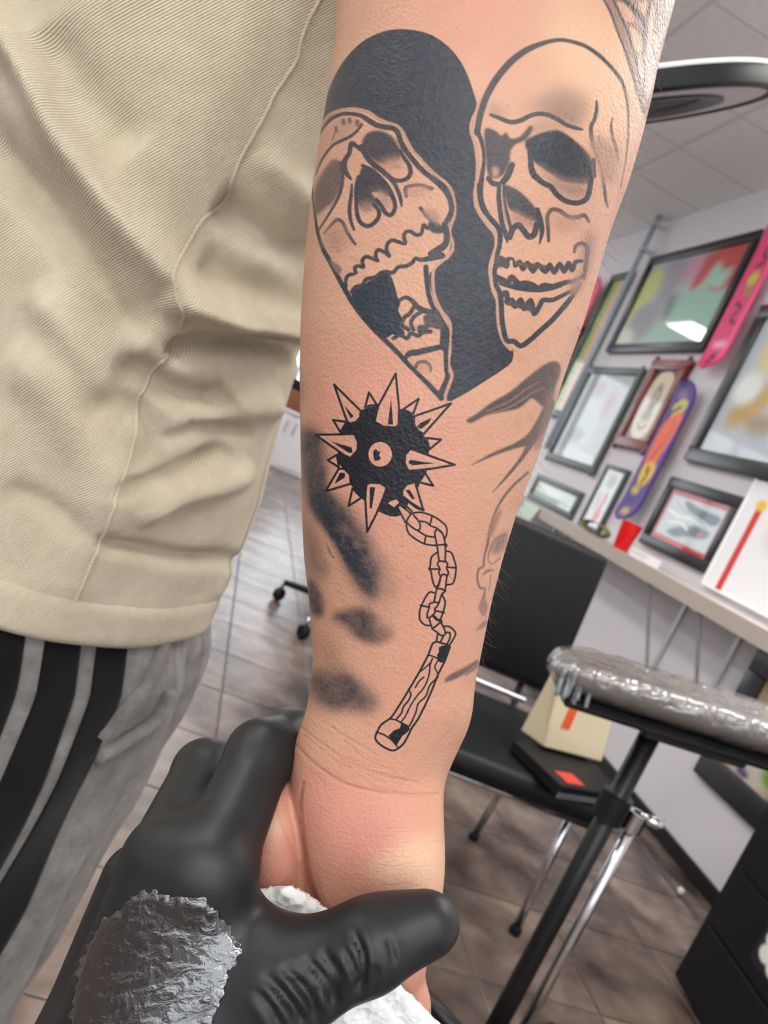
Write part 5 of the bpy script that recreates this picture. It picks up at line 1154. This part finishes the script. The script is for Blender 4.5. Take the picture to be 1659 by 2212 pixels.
def leg_angle(x, z):                             # angle on the near leg that the stripe edge runs through at this height
    t_ = np.linspace(4.2, 6.2, 400); return np.interp(x, project(leg_pt(t_, np.full(400, z), True))[0], t_)
for xa, xb in ((-75, 58), (100, 177), (211, 275)):
    za = [.845, .68]; dx = [(xa, xb), (xa-195, xb-180)]
    e0 = [leg_angle(dx[k][0], za[k]) for k in (0, 1)]; e1 = [leg_angle(dx[k][1], za[k]) for k in (0, 1)]
    zs = np.linspace(.07, .90, 120); s_ = np.clip((.845-zs)/.165, -.3, 2)
    lo_, hi_ = e0[0]+(e0[1]-e0[0])*s_, e1[0]+(e1[1]-e1[0])*s_
    PL = lo_[:, None]+(hi_-lo_)[:, None]*np.linspace(0, 1, 14)[None]; ZL = zs[:, None]*np.ones((1, 14))
    v = leg_pt(PL, ZL, True, .0012); idx = np.arange(v.shape[0]*v.shape[1]).reshape(v.shape[:2])
    mesh_obj('stripe', v.reshape(-1, 3), np.stack([idx[:-1, :-1], idx[:-1, 1:], idx[1:, 1:], idx[1:, :-1]], -1).reshape(-1, 4), m_stripe, pants, True, np.stack([PL*.13, ZL], -1).reshape(-1, 2)).modifiers.new('thickness', 'SOLIDIFY').thickness = .0012
lp = LV[0]; lpx, lpy, lpd = project(lp); nearf = np.tile(np.linspace(0, 2*np.pi, n1_, endpoint=False), n2_) > 4.6
for wpx in ([(203, 1636), (260, 1605), (320, 1567), (365, 1532), (398, 1490)], [(228, 1598), (262, 1546), (306, 1492), (334, 1445), (352, 1395), (362, 1352)]):
    pt = []
    for q in smooth(wpx, 4):
        k = np.where(nearf)[0]; pt.append(lp[k[np.argmin((lpx[k]-q[0])**2+(lpy[k]-q[1])**2)]])
    pt = np.array(pt); pt = np.column_stack([np.convolve(np.pad(pt[:, i], 2, mode='edge'), np.ones(5)/5, 'valid') for i in range(3)])
    tube('pocket_welt', pt-LEVEL_F*.004, .006, m_sweat, pants, 8)
m_shoe = mat('black_shoe', srgb(24, 24, 26), .6); m_sole = mat('white_sole', srgb(220, 220, 216), .6)
for near in (True, False):
    c = leg_pt(np.array([0.]), np.array([.06]), near)[0]-LEVEL_R*.065
    V2 = []; F2 = []; n = 20
    for i, (s_, w_, h_) in enumerate(((-.11, .015, .05), (-.10, .035, .085), (-.05, .042, .10), (.02, .044, .085), (.09, .048, .06), (.15, .042, .045), (.175, .02, .03))):
        for k in range(n):
            t_ = 2*math.pi*k/n; q = c-LEVEL_R*s_+LEVEL_F*w_*math.cos(t_); V2.append((q[0], q[1], .022+(h_-.022)*(.5+.5*math.sin(t_))))
    F2 = [(i*n+k, i*n+(k+1) % n, (i+1)*n+(k+1) % n, (i+1)*n+k) for i in range(6) for k in range(n)]+[tuple(range(n)), tuple(6*n+k for k in range(n))]
    sh_ = mesh_obj('shoe', V2, F2, m_shoe, person)
    bm = bmesh.new(); ring = []
    for k in range(24):
        t_ = 2*math.pi*k/24; q = c-LEVEL_R*(.032+.148*math.cos(t_))+LEVEL_F*.05*math.sin(t_); ring.append(q)
    vb = [bm.verts.new((q[0], q[1], .001)) for q in ring]; vt = [bm.verts.new((q[0], q[1], .026)) for q in ring]
    bm.faces.new(vb[::-1]); bm.faces.new(vt)
    for k in range(24): bm.faces.new((vb[k], vb[(k+1) % 24], vt[(k+1) % 24], vt[k]))
    bm_obj('sole', bm, m_sole, sh_)

# ================================================================== THE ARTIST'S GLOVED HAND AND THE TOWEL
g = kc
def glove_sdf(p):
    W1 = g(300, 2420, .262); W2 = g(200, 2400, .263)
    d = round_cone(p, W1, g(452, 1880, .262), .0225, .0138)            # index metacarpal
    d = smin(d, round_cone(p, W2, g(358, 1860, .267), .0225, .0138), .014)   # middle metacarpal
    d = smin(d, round_cone(p, g(130, 2420, .288), g(300, 1905, .300), .020, .0135), .014)
    d = smin(d, round_cone(p, g(140, 2440, .325), g(290, 2000, .335), .018, .012), .014)
    # wrist and cuff running down out of the picture
    d = smin(d, round_cone(p, g(240, 2420, .280), g(60, 2900, .275), .0285, .030), .02)
    # thumb
    d = smin(d, round_cone(p, g(400, 2330, .258), g(610, 2120, .256), .0225, .0165), .016)
    d = smin(d, round_cone(p, g(610, 2120, .256), g(800, 2040, .2545), .0158, .0126), .006)
    d = smin(d, round_cone(p, g(800, 2040, .2545), g(925, 1993, .2565), .0126, .0088), .005)
    d = smin(d, ellipsoid(p, g(878, 2005, .259), (.0145, .0095, .0085)), .006)
    # web between thumb and index
    d = smin(d, round_cone(p, g(470, 1985, .268), g(540, 2075, .266), .010, .011), .016)
    # index finger round the edge of the wrist
    d = smin(d, round_cone(p, g(452, 1880, .262), g(563, 1630, .300), .0135, .0116), .006)
    d = smin(d, round_cone(p, g(563, 1630, .300), g(625, 1590, .322), .0112, .0098), .006)
    f2 = round_cone(p, g(625, 1590, .322), g(760, 1585, .345), .0098, .0092)
    d = smin(d, f2, .004); d = smin(d, round_cone(p, g(760, 1585, .345), g(860, 1600, .346), .0092, .0080), .004)
    # middle, ring and little finger behind it
    for k, (a, b, c, e, r) in enumerate((((358, 1860, .270), (442, 1668, .318), (600, 1670, .352), (740, 1685, .356), .0118), ((300, 1905, .310), (400, 1760, .340), (560, 1755, .362), (700, 1765, .360), .0112), ((290, 2000, .335), (380, 1880, .356), (520, 1850, .366), (640, 1850, .364), .0100))):
        fg = round_cone(p, g(*a), g(*b), r*1.12, r*1.0); fg = smin(fg, round_cone(p, g(*b), g(*c), r*.98, r*.88), .004); fg = smin(fg, round_cone(p, g(*c), g(*e), r*.86, r*.74), .004)
        d = smin(d, fg, .0035)
    return d
V, Q, Nn = sdf_mesh(glove_sdf, (-.22, .055, .17), (.045, .36, .40), .0011)
gz = V[:, 2]; gpx = CX+FPX*V[:, 0]/gz; gpy = CY+FPX*V[:, 1]/gz
WR = (500, 1540, .3195)
WRINK = [([(815, 1450), (860, 1560), (890, 1680), (898, 1780), (885, 1860)], 8, 1.5), ([(770, 1580), (810, 1680), (840, 1790), (850, 1890)], 8, 1.1), ([(600, 1590), (660, 1690), (710, 1800), (730, 1940)], 10, 1.3), ([(480, 1640), (580, 1740), (650, 1850), (690, 1990)], 10, 1.4), ([(330, 1700), (450, 1820), (540, 1950), (570, 2070)], 11, 1.4), ([(210, 1750), (330, 1880), (430, 2010), (490, 2110)], 12, 1.4), ([(150, 1850), (260, 1990), (330, 2110)], 10, 1.0), ([(1050, 1500), (1080, 1590), (1100, 1680)], 6, .5), ([(970, 1690), (980, 1770), (960, 1850)], 6, .7), ([(700, 1640), (760, 1780), (800, 1900)], 7, .7), ([(400, 1650), (520, 1780), (600, 1900)], 7, .7)]
dsp = np.zeros(len(V)); fac = np.clip(-(Nn*V).sum(1)/np.linalg.norm(V, axis=1)*3, 0, 1)
for pts, wd, amp in WRINK:
    p = smooth(np.array(pts, float)*WR[2]+WR[:2], 5); best = np.full(len(V), 1e9); tt = np.zeros(len(V))
    for k in range(len(p)-1):
        a, c = p[k], p[k+1]; e = c-a; t = np.clip(((gpx-a[0])*e[0]+(gpy-a[1])*e[1])/(e@e), 0, 1); q = np.hypot(gpx-a[0]-t*e[0], gpy-a[1]-t*e[1])
        m_ = q < best; best = np.where(m_, q, best); tt = np.where(m_, (k+t)/(len(p)-1), tt)
    en = np.clip(np.minimum(tt*3, (1-tt)*6+.5), 0, 1)
    dsp += -amp*.0017*np.exp(-(best/wd/1.15)**2)*en + amp*.0005*np.exp(-((best-2.2*wd)/wd/1.2)**2)*en
V2 = V+Nn*(dsp*fac)[:, None]
m_glove = mat('black_nitrile', srgb(25, 27, 29), .47, spec=.42, bump=(900, .15, .0003))
fa = [g(95, 2780, .276), g(20, 3050, .272), g(-120, 3700, .27), g(-300, 4300, .28)]
artist = tube('person', cam2world(np.array(fa)), [.0265, .028, .036, .044], mat('plain_skin', srgb(206, 156, 128), .5, bump=(400, .2, .0004)), None, 28)
tag(artist, 'person in a black glove gripping the tattooed wrist from below', 'person')
glove = mesh_obj('glove', cam2world(V2), Q, m_glove, artist); glove['label'] = 'black nitrile glove'
# glossy smear of ointment and ink on the back of the glove
SM = np.array([(440, 850), (480, 800), (560, 788), (610, 808), (700, 808), (760, 838), (812, 900), (842, 958), (868, 975), (850, 1040), (812, 1100), (800, 1170), (772, 1230), (760, 1290), (700, 1340), (290, 1340), (276, 1130), (305, 1010), (370, 900)], float)*.6028+(0, 1450)
sm = smooth(SM, 6, True)
jx = gpx+4*np.sin(gpy*.21)+3*np.sin(gpx*.37+gpy*.13); jy = gpy+4*np.sin(gpx*.23)+3*np.sin(gpy*.41)
ins = np.zeros(len(V), bool); a, c = sm, np.roll(sm, -1, 0)
dist = np.full(len(V), 1e9); bx, by = np.zeros(len(V)), np.zeros(len(V))
for k in range(len(a)):
    m_ = (a[k, 1] <= jy) != (c[k, 1] <= jy); xi = a[k, 0]+(jy-a[k, 1])/(c[k, 1]-a[k, 1]+1e-12)*(c[k, 0]-a[k, 0]); ins ^= m_ & (jx < xi)
    e = c[k]-a[k]; t = np.clip(((jx-a[k, 0])*e[0]+(jy-a[k, 1])*e[1])/(e@e+1e-9), 0, 1); dd = np.hypot(jx-a[k, 0]-t*e[0], jy-a[k, 1]-t*e[1]); m2 = dd < dist; dist = np.where(m2, dd, dist); bx = np.where(m2, a[k, 0]+t*e[0], bx); by = np.where(m2, a[k, 1]+t*e[1], by)
snap = (~ins) & (dist < 8); ok = (ins | snap) & (-(Nn*V).sum(1) > 0)
VS = V2.copy(); VS[snap, 0] += (bx-jx)[snap]/FPX*V2[snap, 2]; VS[snap, 1] += (by-jy)[snap]/FPX*V2[snap, 2]; dist = np.where(snap, 0, dist)
qk = ok[Q].all(1); qs = Q[qk]
lb = np.arange(len(V))
for _ in range(400):
    mn = lb[qs].min(1); l2 = lb.copy(); np.minimum.at(l2, qs.ravel(), np.repeat(mn, 4))
    if (l2 == lb).all(): break
    lb = l2
u_, n_ = np.unique(lb[qs[:, 0]], return_counts=True); qs = qs[lb[qs[:, 0]] == u_[n_.argmax()]]
used = np.unique(qs); rm = -np.ones(len(V), int); rm[used] = np.arange(len(used))
th_ = np.clip(dist[used]/10, 0, 1)**.5*.0006+.00022
m_sm = bpy.data.materials.new('wet_ointment'); m_sm.use_nodes = True; nt = m_sm.node_tree; N = nt.nodes; L = nt.links; b = N['Principled BSDF']
b.inputs['Base Color'].default_value = srgb(14, 15, 17); b.inputs['Roughness'].default_value = .08; b.inputs['IOR'].default_value = 1.6; b.inputs['Coat IOR'].default_value = 1.6; b.inputs['Coat Weight'].default_value = 1.0; b.inputs['Coat Roughness'].default_value = .05; b.inputs['Specular IOR Level'].default_value = 1.0
tc = N.new('ShaderNodeTexCoord'); mp = N.new('ShaderNodeMapping'); mp.inputs['Rotation'].default_value = (.4, .3, .9); mp.inputs['Scale'].default_value = (1, 2.4, 1)
n_ = N.new('ShaderNodeTexNoise'); n_.inputs['Scale'].default_value = 190; n_.inputs['Detail'].default_value = 5; n_.inputs['Distortion'].default_value = .7
bp = N.new('ShaderNodeBump'); bp.inputs['Strength'].default_value = .85; bp.inputs['Distance'].default_value = .0009
L.new(tc.outputs['Object'], mp.inputs[0]); L.new(mp.outputs[0], n_.inputs['Vector']); L.new(n_.outputs[0], bp.inputs['Height']); L.new(bp.outputs[0], b.inputs['Normal']); L.new(bp.outputs[0], b.inputs['Coat Normal'])
o = mesh_obj('ointment_smear', cam2world(VS[used]+Nn[used]*th_[:, None]), rm[qs], m_sm, glove); o['label'] = 'glossy wet smear of ointment'

# paper towel tucked between glove and palm
TO = np.array([(548, 1935), (570, 1919), (620, 1914), (662, 1930), (712, 1966), (780, 2035), (846, 2106), (902, 2166), (948, 2212), (1000, 2290), (960, 2420), (760, 2470), (560, 2430), (470, 2250), (480, 2060), (515, 1975)], float)
to = smooth(TO, 5, True)
x_, y_ = np.meshgrid(np.arange(440, 1030, 5.), np.arange(1890, 2490, 5.)); xx, yy = x_.ravel(), y_.ravel()
ins = np.zeros(len(xx), bool); a, c = to, np.roll(to, -1, 0); dist = np.full(len(xx), 1e9)
for k in range(len(a)):
    m_ = (a[k, 1] <= yy) != (c[k, 1] <= yy); xi = a[k, 0]+(yy-a[k, 1])/(c[k, 1]-a[k, 1]+1e-12)*(c[k, 0]-a[k, 0]); ins ^= m_ & (xx < xi)
    e = c[k]-a[k]; t = np.clip(((xx-a[k, 0])*e[0]+(yy-a[k, 1])*e[1])/(e@e+1e-9), 0, 1); qx, qy = a[k, 0]+t*e[0], a[k, 1]+t*e[1]; dd = np.hypot(xx-qx, yy-qy)
    m2 = dd < dist; dist = np.where(m2, dd, dist)
    if k == 0: nx_, ny_ = qx, qy
    else: nx_ = np.where(m2, qx, nx_); ny_ = np.where(m2, qy, ny_)
sn = (~ins) & (dist < 5.5); X2 = np.where(sn, nx_, xx); Y2 = np.where(sn, ny_, yy); keep = ins | sn
cr_ = .0012*np.sin(X2*.045+Y2*.03)+.0009*np.sin(X2*.08-Y2*.06+1)+.0006*np.sin(X2*.13+Y2*.15)
dep = (.2765+.00004*(Y2-1915)+.0035*np.clip(1-dist/26, 0, 1)**2)*KS+.004+cr_*.7
idx = np.arange(len(xx)).reshape(x_.shape); tq = np.stack([idx[:-1, :-1], idx[:-1, 1:], idx[1:, 1:], idx[1:, :-1]], -1).reshape(-1, 4); tq = tq[keep[tq].all(1)]; used = np.unique(tq); rm = -np.ones(len(xx), int); rm[used] = np.arange(len(used))
TV = np.array([K2C(a_, b_, d_) for a_, b_, d_ in zip(X2[used], Y2[used], dep[used])])
m_towel = bpy.data.materials.new('embossed_paper'); m_towel.use_nodes = True; nt = m_towel.node_tree; N = nt.nodes; L = nt.links; b = N['Principled BSDF']
b.inputs['Base Color'].default_value = srgb(240, 240, 238); b.inputs['Roughness'].default_value = .95; b.inputs['Specular IOR Level'].default_value = .1
tc = N.new('ShaderNodeTexCoord'); vo = N.new('ShaderNodeTexVoronoi'); vo.inputs['Scale'].default_value = 330; n_ = N.new('ShaderNodeTexNoise'); n_.inputs['Scale'].default_value = 160; ad = N.new('ShaderNodeMath'); ad.operation = 'ADD'
bp = N.new('ShaderNodeBump'); bp.inputs['Strength'].default_value = .7; bp.inputs['Distance'].default_value = .0012
L.new(tc.outputs['Object'], vo.inputs['Vector']); L.new(tc.outputs['Object'], n_.inputs['Vector']); L.new(vo.outputs['Distance'], ad.inputs[0]); L.new(n_.outputs[0], ad.inputs[1]); L.new(ad.outputs[0], bp.inputs['Height']); L.new(bp.outputs[0], b.inputs['Normal'])
tw = mesh_obj('paper_towel', cam2world(TV), rm[tq], m_towel); tw.modifiers.new('thickness', 'SOLIDIFY').thickness = .0012
tag(tw, 'folded white embossed paper towel tucked between glove and palm', 'paper towel')
